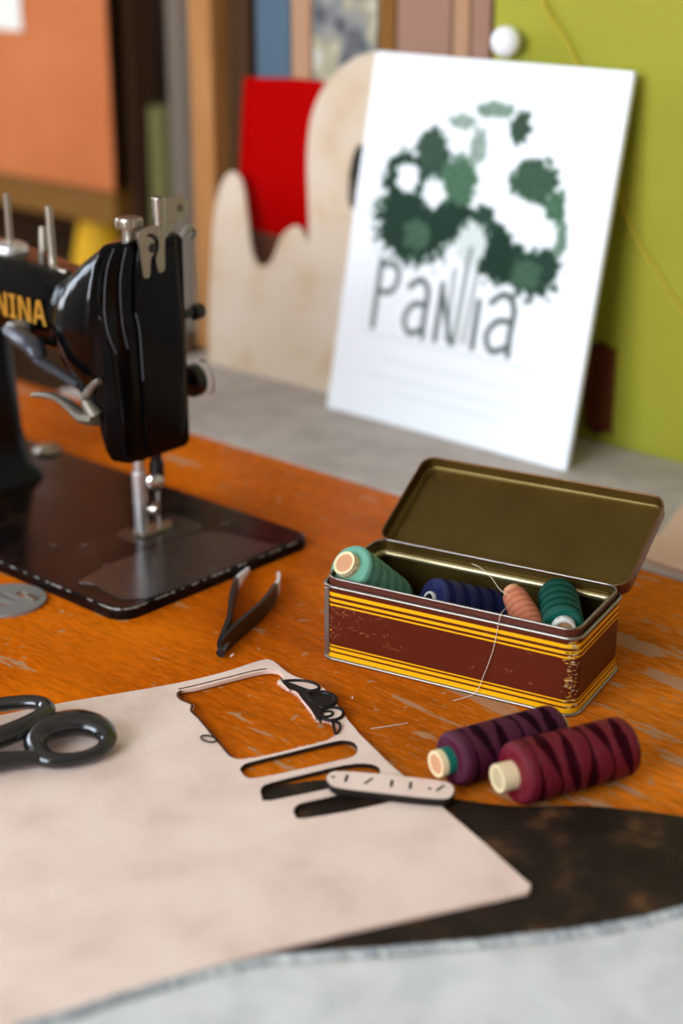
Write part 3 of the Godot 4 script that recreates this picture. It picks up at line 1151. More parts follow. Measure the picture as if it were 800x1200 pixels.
	tm.pixel_size = 0.001
	tm.depth = 0.0005
	var tx := obj("gold_lettering", tm, M.gold, s)
	var bb := tm.get_aabb()
	var tw := 0.104
	var thh := 0.0185
	tx.scale = Vector3(tw / bb.size.x, thh / bb.size.y, 1.0)
	tx.position = Vector3(-0.106 - bb.get_center().x * tx.scale.x, 0.1785 - bb.get_center().y * tx.scale.y, 0.0301)
	tx.rotation.y = 0.012
	# spool pin with round base, bent thread pin
	obj("spool_pin_base", turned_mesh(at(-0.131, 0.2105, 0.0), [Vector2(0.0135, -0.002), Vector2(0.0140, 0.0015), Vector2(0.0128, 0.0045), Vector2(0.009, 0.0062), Vector2(0.002, 0.0066)]), M.bright_steel, s)
	obj("spool_pin", rod(Vector3(-0.131, 0.213, 0.0), Vector3(-0.131, 0.2535, 0.0), 0.0029, 0.0024), M.nickel, s)
	b = Bag.new()
	b.tube(smooth3([Vector3(-0.058, 0.2035, 0.004), Vector3(-0.070, 0.2035, 0.003), Vector3(-0.077, 0.207, 0.002), Vector3(-0.079, 0.216, 0.001), Vector3(-0.081, 0.250, 0.0)], 5), 0.0029, 12)
	obj("thread_pin", b.done(), M.nickel, s)
	obj("pin_stub", rod(Vector3(-0.12, 0.208, -0.022), Vector3(-0.121, 0.226, -0.024), 0.003), M.nickel, s)
	# presser regulating knob
	b = Bag.new()
	b.lathe(at(0.013, 0.236, 0.004), [Vector2(0.005, 0), Vector2(0.005, 0.010), Vector2(0.0092, 0.0105), Vector2(0.0095, 0.0115), Vector2(0.0095, 0.0165), Vector2(0.0088, 0.0178), Vector2(0.002, 0.0178)], 20)
	var kn := obj("presser_knob", b.done(), M.nickel, s)
	b = Bag.new()
	for k in 20:
		var a := TAU * k / 20
		b.rbox(Transform3D(Basis(Vector3.UP, -a), Vector3(0.013 + 0.0096 * cos(a), 0.25, 0.004 + 0.0096 * sin(a))), Vector3(0.0008, 0.005, 0.0016), 0.0003, 1)
	obj("knurling", b.done(), M.nickel, kn)
	# lamp bracket on top of the face, with its slotted plate
	var zx := 0.0268
	obj("bracket_barrel", turned_mesh(at(0.027, 0.247, -0.0115), [Vector2(0.003, -0.006), Vector2(0.003, 0.0), Vector2(0.0046, 0.001), Vector2(0.0046, 0.0195), Vector2(0.004, 0.0205), Vector2(0.001, 0.0205)]), M.nickel, s)
	b = Bag.new()
	var tabo := PackedVector2Array()
	for k in 13:
		var a := -PI / 2 - PI * k / 12.0
		tabo.append(Vector2(-0.0305 + 0.0082 * cos(a), 0.2575 + 0.0082 * sin(a)))
	tabo.append(Vector2(-0.012, 0.2657))
	tabo.append(Vector2(-0.012, 0.2493))
	var th := PackedVector2Array()
	for k in 12:
		var a := TAU * k / 12
		th.append(Vector2(-0.0305 + 0.003 * cos(a), 0.2575 + 0.003 * sin(a)))
	b.plate(yz, tabo, [th], 0.0255, 0.0285, 0.0004)
	obj("bracket_tab", b.done(), M.nickel, s)
	obj("tab_screw", turned_mesh(Transform3D(Basis(Vector3(0, 0, 1), Vector3(1, 0, 0), Vector3(0, 1, 0)), Vector3(0.0255, 0.2575, -0.0305)), [Vector2(0.0026, 0), Vector2(0.0026, 0.0034), Vector2(0.0008, 0.0036)], 16), M.worn_nickel, s)
	b = Bag.new()
	b.plate(yz, smooth2(flat([9, 246, 9, 236, 7, 220, 6, 214, 2, 213, 0, 216, -1, 226, -5, 230, -6, 236, -2, 241, 2, 242, -1, 244, -8, 240, -9, 232, -6, 226, -7, 218, -9, 215, -13, 216, -14, 222, -15, 238, -22, 243, -22, 248, -5, 249]), 2), [], 0.0272, 0.0288, 0.0003)
	obj("slotted_plate", b.done(), M.nickel, s)
	obj("plate_screw", turned_mesh(Transform3D(Basis(Vector3(0, 0, 1), Vector3(1, 0, 0), Vector3(0, 1, 0)), Vector3(0.027, 0.2335, -0.003)), [Vector2(0.0036, 0), Vector2(0.0036, 0.002), Vector2(0.001, 0.0024)], 16), M.black_metal, s)
	# thread take-up, tension knobs on the far side
	b = Bag.new()
	b.tube(smooth3([Vector3(0.012, 0.222, -0.040), Vector3(0.010, 0.231, -0.048), Vector3(0.008, 0.237, -0.055), Vector3(0.007, 0.2365, -0.061), Vector3(0.007, 0.232, -0.0635), Vector3(0.007, 0.229, -0.060)], 5), 0.0019, 10)
	obj("take_up_lever", b.done(), M.dull_steel, s)
	obj("thread", rod(Vector3(0.007, 0.231, -0.064), Vector3(0.005, 0.185, -0.066), 0.0004, 0.0004, 6), M.stray_thread, s)
	var op := Transform3D(Basis(Vector3(1, 0, 0), Vector3(0, 0, -1), Vector3(0, 1, 0)), Vector3.ZERO)
	for q in [[0.006, 0.1735, 0.0062, 0.029], [0.007, 0.122, 0.0125, 0.022]]:
		op.origin = Vector3(q[0], q[1], -0.040)
		obj("tension_knob", turned_mesh(op, [Vector2(0.0036, 0), Vector2(0.0036, q[3] - 0.011), Vector2(q[2] * 0.9, q[3] - 0.010), Vector2(q[2], q[3] - 0.008), Vector2(q[2], q[3] - 0.002), Vector2(q[2] * 0.8, q[3]), Vector2(0.001, q[3])], 24), M.black_metal, s)
	b = Bag.new()
	var loop := []
	for k in 9:
		var a := 1.9 - 3.6 * k / 8.0
		loop.append(Vector3(0.007 + 0.012 * cos(a) * 0.6, 0.122 + 0.0135 * sin(a), -0.0665 - 0.001 * k))
	b.tube(smooth3(loop, 3), 0.0007, 6)
	obj("check_spring", b.done(), M.chrome, s)
	# levers at the back of the head
	b = Bag.new()
	b.tube(smooth3([Vector3(-0.088, 0.162, 0.036), Vector3(-0.062, 0.1615, 0.045), Vector3(-0.047, 0.1595, 0.048), Vector3(-0.041, 0.154, 0.049), Vector3(-0.038, 0.150, 0.049), Vector3(-0.016, 0.145, 0.049), Vector3(0.004, 0.1405, 0.049)], 4), ramp_radii([0.0075, 0.0085, 0.0085, 0.007, 0.0048, 0.0042, 0.0036], 4), 14, false, 0.75)
	obj("stitch_lever", b.done(), M.grey_lever, s)
	obj("lever_pivot", turned_mesh(Transform3D(Basis(Vector3(1, 0, 0), Vector3(0, 0, 1), Vector3(0, -1, 0)), Vector3(-0.083, 0.163, 0.026)), [Vector2(0.007, 0), Vector2(0.007, 0.014), Vector2(0.005, 0.016), Vector2(0.001, 0.016)]), M.dull_steel, s)
	b = Bag.new()
	b.tube(smooth3([Vector3(-0.053, 0.1215, 0.046), Vector3(-0.045, 0.1235, 0.046), Vector3(-0.028, 0.1245, 0.045), Vector3(-0.014, 0.1205, 0.044), Vector3(0.0, 0.115, 0.043), Vector3(0.012, 0.116, 0.041)], 4), ramp_radii([0.0028, 0.0034, 0.0040, 0.0052, 0.0075, 0.0085], 4), 12, false, 0.6)
	b.tube(smooth3([Vector3(0.010, 0.117, 0.041), Vector3(0.003, 0.129, 0.0425), Vector3(0.010, 0.140, 0.041), Vector3(0.016, 0.144, 0.040)], 4), ramp_radii([0.007, 0.0038, 0.0028, 0.0024], 4), 10)
	obj("presser_lifter", b.done(), M.worn_nickel, s)
	# bars, needle and foot
	obj("presser_bar", turned_mesh(at(-0.003, 0, -0.008), [Vector2(0.004, 0.034), Vector2(0.0056, 0.0345), Vector2(0.0058, 0.058), Vector2(0.0052, 0.060), Vector2(0.0042, 0.0605), Vector2(0.0042, 0.094)]), M.bright_steel, s)
	b = Bag.new()
	b.rbox(at(-0.003, 0.0235, -0.008), Vector3(0.009, 0.026, 0.0095), 0.003)
	obj("foot_shank", b.done(), M.bright_steel, s)
	var sd := along(Vector3(0.000, 0.030, -0.012), Vector3(0.6, 0.0, -0.3))
	obj("thumb_screw", turned_mesh(sd, [Vector2(0.002, 0), Vector2(0.002, 0.004), Vector2(0.0055, 0.0045), Vector2(0.0055, 0.0085), Vector2(0.0015, 0.009)], 16), M.nickel, s)
	b = Bag.new()
	b.plate(at(0, 0, 0), smooth2(flat([-9, -4, 4, -4, 5, -16, 4, -30, 0, -36, -4, -36, -8, -30, -9, -16]), 2), [smooth2(flat([-3, -19, -0.5, -19, -0.5, -28, -3, -28]), 2)], 0.0092, 0.0122, 0.0006)
	obj("presser_foot", b.done(), M.nickel, s)
	obj("needle_bar", turned_mesh(at(0.0, 0, -0.023), [Vector2(0.0035, 0.047), Vector2(0.0055, 0.049), Vector2(0.0058, 0.064), Vector2(0.0042, 0.066), Vector2(0.0042, 0.094)]), M.black_metal, s)
	var ns := along(Vector3(0.001, 0.0505, -0.020), Vector3(0.75, 0.1, 0.6))
	obj("needle_screw", turned_mesh(ns, [Vector2(0.0028, 0), Vector2(0.0028, 0.004), Vector2(0.0068, 0.0045), Vector2(0.0068, 0.0085), Vector2(0.005, 0.0098), Vector2(0.001, 0.01)], 20), M.chrome, s)
	obj("needle", rod(Vector3(0, 0.048, -0.023), Vector3(0, 0.0105, -0.023), 0.0018, 0.0009, 10), M.bright_steel, s)
	# steel plate lying on the table in front of the bed
	var dp := thing("round_steel_plate", "round slotted grey steel plate lying on the table against the machine bed", "machine plate", Vector3(-0.864, T, -0.6095))
	b = Bag.new()
	var disc := PackedVector2Array()
	for k in 40:
		disc.append(Vector2.from_angle(TAU * k / 40) * 0.0275)
	b.plate(Transform3D.IDENTITY, disc, [flat([-10, -4, 6, -5, 6, -2, -10, -1]), flat([-8, 6, 9, 4, 9, 8, -8, 10]), flat([-4, -15, 4, -15, 4, -10, -4, -10])], 0.0, 0.0024, 0.0005)
	obj("plate", b.done(), M.dull_steel, dp)
	obj("plate_tab", box(0.012, 0.003, -0.012, 0.009, 0.002, 0.005, 0.0006), M.nickel, dp)


# ------------------------------------------------------------------ leather and cloth on the table
func leathers() -> void:
	var b := Bag.new()
	b.plate(Transform3D.IDENTITY, smooth2(flat([-318.5, -690, -363.8, -677.3, -388, -664.9, -411, -650, -431.1, -630.7, -448.1, -618.9, -462.9, -611.6, -471.5, -607.4, -490.6, -601.2, -526, -584.2, -553.6, -544.5, -579.4, -474, -575.3, -398, -536.5, -358.6, -462.2, -316.1, -391.3, -300, -240, -435.7, -210, -578.4]), 3), [], 0.0, 0.0013, 0.0004)
	var dk := obj("dark_leather", b.done(15), M.dark_leather)
	dk.position = Vector3(0, T, 0)
	tag(dk, "dark brown waxed leather piece lying under the pale leather sheet", "leather piece")
	# pale sheet with a large cut-out and three slots
	var rg := RandomNumberGenerator.new()
	rg.seed = 5
	var outer := smooth2(flat([-746.4, -454.3, -725.6, -500.1, -712.5, -531, -694.4, -567, -678.8, -598.1, -667.8, -628.7, -662.9, -654.4, -659.4, -661.8, -653.5, -662, -644.7, -659.2, -632, -656.1, -612.8, -657.5, -597.5, -652.6, -576.1, -640.6, -552, -628, -529.2, -618.5, -507.1, -609.8, -486.4, -603.4, -468.6, -597.8, -430.9, -584.9, -389.4, -569.8, -385.2, -567.6, -382.8, -562.8, -384.9, -558, -397.3, -534.3, -413.2, -504.8, -428.3, -475.7, -443.1, -444.6, -454.9, -417.5, -469.9, -379.2, -479.1, -352.6, -486.1, -334.7, -496, -301.9, -560, -237.4, -700, -300]), 4)
	for i in outer.size():
		outer[i] += Vector2(rg.randfn(0, 0.00014), rg.randfn(0, 0.00014))
	var h0 := smooth2(flat([-669.2, -594.3, -664.3, -603.3, -658.8, -621.6, -651.7, -643.2, -648.6, -649.2, -644.6, -652.8, -640.5, -653.3, -633.9, -649.6, -633.4, -643.7, -623.1, -641.1, -614.3, -640.6, -606.7, -636.8, -591.7, -629.4, -580.6, -623.5, -576.6, -627.1, -570.1, -627.1, -564, -624.2, -559.7, -618.3, -559.5, -608.1, -566.6, -588.9, -574, -570.2, -581.2, -559.2, -588, -557.7, -598.7, -562, -613.4, -567.9, -634.3, -576.6, -644.4, -579.8, -649.6, -585.4, -653.2, -585.9, -660, -585.8, -666.5, -589]), 2)
	var s1 := smooth2(flat([-572.3, -551.1, -574.3, -555.1, -574.1, -560.4, -565, -583.7, -554.9, -609.6, -550.7, -615.3, -545, -616.4, -539.1, -612.3, -535.5, -604.9, -539.1, -595.1, -549.5, -570.9, -559.6, -550.5, -564.8, -547.7]), 2)
	var s2 := smooth2(flat([-547.2, -542, -550, -546.2, -549.4, -552.3, -541.3, -572.7, -532.4, -593.4, -525.1, -602.6, -518.8, -605, -513.6, -602.6, -511.1, -596.1, -514.5, -585.5, -521.9, -569.1, -537.1, -538.4, -541.8, -537.8]), 2)
	var s3 := smooth2(flat([-520.1, -539.7, -522.2, -543.6, -521.9, -548.6, -515.5, -562.1, -504.5, -588.4, -498.5, -597.4, -492, -598.4, -486.5, -594.8, -484.8, -589.1, -489.3, -577.9, -497.8, -559.7, -510.9, -537.6, -515.1, -536.1]), 2)
	b = Bag.new()
	var char_ := Color(0.025, 0.02, 0.018)
	b.plate(Transform3D.IDENTITY, outer, [h0, s1, s2, s3], 0.0012, 0.0036, 0.0005, [Color(0.9, 0.82, 0.78), Color(0.95, 0.85, 0.8), char_, char_, char_])
	var sheet := thing("leather_sheet", "large pale pinkish leather sheet with a cut-out window and three slots", "leather sheet", Vector3(0, T, 0))
	obj("sheet", b.done(15), M.leather, sheet)
	# blackened border and ornaments round the cut-outs
	var yb := 0.0035
	b = Bag.new()
	var edge := smooth2(flat([-633.5, -646.5, -629, -645.5, -616, -646.5, -604, -642, -588, -634, -578.5, -627, -580.8, -623.6, -591.7, -629.6, -606.7, -637, -614.3, -640.8, -623.1, -641.3]), 3)
	b.plate(Transform3D.IDENTITY, edge, [], 0.0014, yb + 0.0012, 0.0004)
	obj("burnt_edge", b.done(), M.burnt, sheet)
	b = Bag.new()
	var le := []
	for p in flat([-668, -594, -666, -590, -660, -586.6, -653.2, -586.6, -649.4, -586, -644.6, -580.6, -634.5, -577.4, -613.4, -568.7, -598.7, -562.8, -588, -558.4]):
		le.append(Vector3(p.x, 0.0032, p.y))
	b.tube(smooth3(le, 4), 0.0007, 6)
	obj("burnt_edge", b.done(), M.charred, sheet)
	b = Bag.new()
	le = []
	for p in flat([-671, -594.5, -667, -604.5, -661, -622.5, -654, -644, -650, -651]):
		le.append(Vector3(p.x, 0.0034, p.y))
	b.tube(smooth3(le, 4), 0.0006, 6)
	obj("scored_line", b.done(), M.charred, sheet)
	for q in [
		[[-629, -645, -622, -653, -613, -656, -606.5, -653, -608, -647, -616, -645.5], 0.0010, true],
		[[-606, -642, -601, -650, -592, -651, -586, -644, -588, -636, -597, -636.5], 0.0016, true],
		[[-586, -632, -583, -640, -576, -641, -571, -634, -573, -627, -580, -626.5], 0.0011, false],
		[[-584, -630, -582, -634.5, -579, -635, -577, -631.5, -579.5, -627.5], 0.0008, false],
		[[-572, -627, -567, -627.5, -562.5, -623.5, -559.6, -617, -563, -619, -567.5, -623.5], 0.0009, true]]:
		b = Bag.new()
		var pts := []
		for p in flat(q[0]):
			pts.append(Vector3(p.x, yb + 0.0006, p.y))
		b.tube(smooth3(pts, 5, true), q[1], 8, true)
		if q[2] and q[1] > 0.001:
			b.plate(Transform3D.IDENTITY, smooth2(flat(q[0]), 4), [], yb - 0.0002, yb + 0.0006, 0.0002)
		obj("petal_ornament", b.done(), M.burnt, sheet)
	b = Bag.new()
	var curl := []
	for k in 10:
		var a := TAU * k / 10
		curl.append(Vector3(-0.6105 + 0.0052 * cos(a), yb + 0.0009 + 0.0004 * sin(a), -0.5625 + 0.0036 * sin(a)))
	b.tube(smooth3(curl, 3, true), 0.0005, 6, true)
	obj("edge_curl", b.done(), M.burnt, sheet)
	# the raw fibres that stand out of the cut edge
	b = Bag.new()
	for k in 340:
		var i := rg.randi_range(14, 56)
		var p := h0[i].lerp(h0[i + 1], rg.randf())
		var tng := (h0[i + 1] - h0[i]).normalized()
		var inn := Vector2(-tng.y, tng.x)
		var mid := Vector2(-0.612, -0.602)
		if inn.dot(mid - p) < 0.0:
			inn = -inn
		var l := rg.randf_range(0.0006, 0.0022)
		var d2 := inn * l + tng * rg.randf_range(-0.001, 0.001)
		var y := rg.randf_range(0.0018, 0.0034)
		var a := Vector3(p.x, y, p.y)
		b.tube(PackedVector3Array([a - Vector3(d2.x, 0, d2.y) * 0.3, a + Vector3(d2.x, rg.randf_range(-0.0006, 0.0004), d2.y)]), [0.00022, 0.0001], 4)
	var fib := obj("raw_fibres", b.done(), M.leather_edge, sheet)
	fib.set_meta("kind", "stuff")
	# capsule strip with five slits, lying across the slots
	var st := thing("leather_strip", "small pale round-ended leather strip with five slits lying across the slots", "leather strip", Vector3(0, T, 0))
	var so := smooth2(flat([-524.6, -570, -527, -574.7, -526, -579.3, -515.9, -587.1, -499.8, -597.3, -483.1, -606.7, -473.7, -611.4, -468.7, -611.1, -464.2, -607.3, -461.5, -601.3, -462.7, -596.1, -474, -588.3, -492.3, -577.8, -506.7, -569.6, -514.7, -566, -519.8, -566.9]), 2)
	var slits := []
	for q in [[-516.2, -577.5, 1.0], [-505.3, -583.6, 1.5], [-494.2, -590, 0.95], [-485.1, -595.1, 0.95], [-471.3, -603.9, 1.5]]:
		var d := Vector2.from_angle(q[2]) * 0.0036
		var w := Vector2(-d.y, d.x) * 0.16
		var c := Vector2(q[0], q[1]) * 0.001
		slits.append(PackedVector2Array([c - d - w, c + d - w, c + d + w, c - d + w]))
	for q in [[-522.6, -573.8], [-475.3, -599.6]]:
		var c := Vector2(q[0], q[1]) * 0.001
		var hole := PackedVector2Array()
		for k in 8:
			hole.append(c + Vector2.from_angle(TAU * k / 8) * 0.0009)
		slits.append(hole)
	b = Bag.new()
	var ws := [char_]
	for k in slits.size():
		ws.append(char_)
	b.plate(Transform3D.IDENTITY, so, slits, 0.0055, 0.0085, 0.0004, ws)
	obj("strip", b.done(15), M.leather, st)
	b = Bag.new()
	var under := PackedVector2Array()
	for p in so:
		under.append(p + (Vector2(-0.494, -0.590) - p) * 0.02)
	b.plate(Transform3D.IDENTITY, under, [], 0.0037, 0.0056, 0.0003)
	obj("strip_backing", b.done(), M.burnt, st)
	# grey felt cloth in the foreground
	var hem := smooth2(flat([-488, -330, -480, -345, -475.7, -356, -472.5, -366, -466.8, -381.6, -457.4, -404, -442.9, -433.2, -422.6, -457.5, -406.7, -475.3, -391.1, -493.8, -375.4, -512.3, -360.3, -532.2, -345.1, -552.2, -330.8, -574.3, -318.4, -600.4, -307.2, -629.8, -289.6, -676, -270, -720]), 10, false)
	var fn := FastNoiseLite.new()
	fn.seed = 8
	fn.frequency = 14.0
	fn.fractal_octaves = 3
	var rows := []
	var prof := [[0.004, 0.0014], [0.0012, 0.0016], [0.0, 0.0032], [0.0006, 0.0054], [0.0018, 0.0068], [0.0036, 0.0070], [0.0052, 0.0060], [0.0064, 0.0042], [0.0078, 0.0046], [0.0100, 0.0068], [0.014, 0.0070], [0.025, 0.007], [0.045, 0.0072], [0.07, 0.007], [0.1, 0.0072], [0.14, 0.007], [0.19, 0.007], [0.25, 0.007], [0.252, 0.0014]]
	for q in prof:
		var row := PackedVector3Array()
		for i in hem.size():
			var p: Vector2 = hem[i] + Vector2(0.82, 0.57) * q[0]
			var up: float = q[1]
			if q[1] > 0.003:
				up += fn.get_noise_2d(p.x, p.y) * 0.0016 * clampf(q[0] * 80.0, 0.2, 1.0) + (0.0 if q[0] > 0.003 else rg.randfn(0.0, 0.00025))
			var jit := rg.randfn(0.0, 0.0002) if q[0] < 0.007 else 0.0
			row.append(Vector3(p.x + jit, up, p.y + jit))
		rows.append(row)
	b = Bag.new()
	b.loft(rows, false, false)
	# side closures
	var cloth := thing("felt_cloth", "thick light grey felt cloth with a stitched hem in the foreground", "cloth", Vector3(0, T, 0))
	obj("cloth", b.done(60), M.felt, cloth)
	# overcast hem stitches
	b = Bag.new()
	for i in range(0, hem.size() - 1):
		var t2 := (hem[i + 1] - hem[i]).normalized()
		var n2 := Vector2(0.82, 0.57)
		for k in 2:
			var p: Vector2 = hem[i].lerp(hem[i + 1], k / 2.0) + Vector2(rg.randfn(0, 0.0003), rg.randfn(0, 0.0003))
			var l := rg.randf_range(0.0050, 0.0078)
			var a := p - n2 * 0.0006
			var m2 := p + n2 * l * 0.4 + t2 * 0.001
			var e := p + n2 * l + t2 * rg.randf_range(0.0005, 0.003)
			b.tube(PackedVector3Array([Vector3(a.x, 0.0034, a.y), Vector3(m2.x, 0.0074, m2.y), Vector3(e.x, 0.0052, e.y)]), 0.0005, 5)
	var hs := obj("hem_stitching", b.done(), M.felt_thread, cloth)
	hs.set_meta("kind", "stuff")


# ------------------------------------------------------------------ tin with thread
func tray(b: Bag, w: float, d: float, r: float, outer_y0: float, outer_y1: float, wall: float, floor_y: float) -> void:
	var I := Transform3D.IDENTITY
	var rows := [
		Bag.ring(I, w / 2 - 0.002, d / 2 - 0.002, r - 0.002, outer_y0, 8), Bag.ring(I, w / 2 - 0.0005, d / 2 - 0.0005, r - 0.0005, outer_y0 + 0.0004, 8), Bag.ring(I, w / 2, d / 2, r, outer_y0 + 0.0015, 8),
		Bag.ring(I, w / 2, d / 2, r, outer_y1, 8), Bag.ring(I, w / 2 - wall, d / 2 - wall, r - wall, outer_y1, 8),
		Bag.ring(I, w / 2 - wall, d / 2 - wall, r - wall, floor_y + 0.001, 8), Bag.ring(I, w / 2 - wall - 0.001, d / 2 - wall - 0.001, r - wall - 0.001, floor_y, 8)]
	b.loft(rows)

func spool(called: String, label: String, thread: String, p0: Vector3, p1: Vector3, r0: float, r1: float, out: float, tube_r: float, tube: String, bands: float, sticker := "", core := "card_tan", group := "", wedge := false) -> Node3D:
	# p0: the visible tube end; p1: the far end of the winding
	var tf := along(p0, p1 - p0)
	var o := thing(called, label, "thread spool", p0, 0.0, group)
	o.transform = tf
	var L := (p1 - p0).length()
	var rows := []
	var n := 90
	var seg := 56
	for k in n + 1:
		var t := float(k) / n
		var row := PackedVector3Array()
		var endr := 1.0
		if t < 0.08:
			endr = 0.80 + 0.20 * sqrt(maxf(0.0, 1.0 - pow(1.0 - t / 0.08, 2.0)))
		elif t > 0.92:
			endr = 0.80 + 0.20 * sqrt(maxf(0.0, 1.0 - pow((t - 0.92) / 0.08, 2.0)))
		for i in seg:
			var a := TAU * i / seg
			var f2 := fposmod(t * bands * 0.97 + 0.5 * cos(a + 0.6) + 0.3, 1.0)
			var lean := fposmod(t * bands + 0.26 * sin(a + 0.5), 1.0)
			var bump := smoothstep(0.0, 0.14, lean) * (1.0 - smoothstep(0.5, 0.64, lean))
			bump = 0.75 * bump + 0.25 * (1.0 - absf(2.0 * f2 - 1.0))
			var r := lerpf(r0, r1, t) * endr * (1.0 - (0.016 if wedge else 0.02) * (1.0 - bump))
			row.append(Vector3(r * cos(a), out + t * (L - out), r * sin(a)))
		rows.append(row)
	var b := Bag.new()
	b.loft(rows, true, true, 1.0, 1.0)
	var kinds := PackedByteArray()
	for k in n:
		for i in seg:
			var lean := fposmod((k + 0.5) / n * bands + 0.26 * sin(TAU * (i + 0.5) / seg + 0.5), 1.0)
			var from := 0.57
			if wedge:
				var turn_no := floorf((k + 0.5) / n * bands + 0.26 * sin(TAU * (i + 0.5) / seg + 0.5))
				from = 0.62 + 0.26 * sin(2.0 * TAU * (i + 0.5) / seg + turn_no * 1.9)  # dark wedges carry the painted sheen contrast
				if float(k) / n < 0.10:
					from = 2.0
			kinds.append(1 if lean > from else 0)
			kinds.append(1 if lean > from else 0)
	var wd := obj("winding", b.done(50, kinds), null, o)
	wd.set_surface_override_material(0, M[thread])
	wd.set_surface_override_material(1, M[thread + "_sheen_dark"])
	obj("tube", turned_mesh(at(0, 0, 0), [Vector2(tube_r * 0.74, out * 0.9), Vector2(tube_r * 0.74, 0.0004), Vector2(tube_r * 0.80, 0.0), Vector2(tube_r * 0.96, 0.0), Vector2(tube_r, 0.0006), Vector2(tube_r, L + out * 0.4), Vector2(tube_r * 0.8, L + out * 0.4)], 28), M[tube], o)
	obj("tube_inside", turned_mesh(at(0, 0, 0), [Vector2(tube_r * 0.75, 0.0006), Vector2(tube_r * 0.74, out * 0.88)], 24), M[core], o)
	if sticker:
		obj("label_ring", turned_mesh(at(0, 0, 0), [Vector2(tube_r, out * 0.42), Vector2(tube_r + 0.0002, out * 0.44), Vector2(tube_r + 0.0002, out * 1.05), Vector2(tube_r, out * 1.07)], 28), M[sticker], o)
	return o

# small print round the tube of a spool, letter by letter
func print_round(o: Node3D, text: String, r: float, y: float, size: float, middle: float) -> void:
	var sf := SystemFont.new()
	sf.font_names = PackedStringArray(["Droid Sans"])
	for i in text.length():
		if text[i] == " ":
			continue
		var tm := TextMesh.new()
		tm.font = sf
		tm.text = text[i]
		tm.font_size = 24
		tm.pixel_size = size / 24.0
		tm.depth = 0.0001
		var a := middle + (i - (text.length() - 1) / 2.0) * size * 0.75 / r
		var radial := Vector3(cos(a), 0, sin(a))
		var up := Vector3(0, -1, 0)
		var letter := obj("letter", tm, M.ink, o)
		letter.transform = Transform3D(Basis(up.cross(radial), up, radial), radial * (r + 0.0003) + Vector3(0, y, 0))

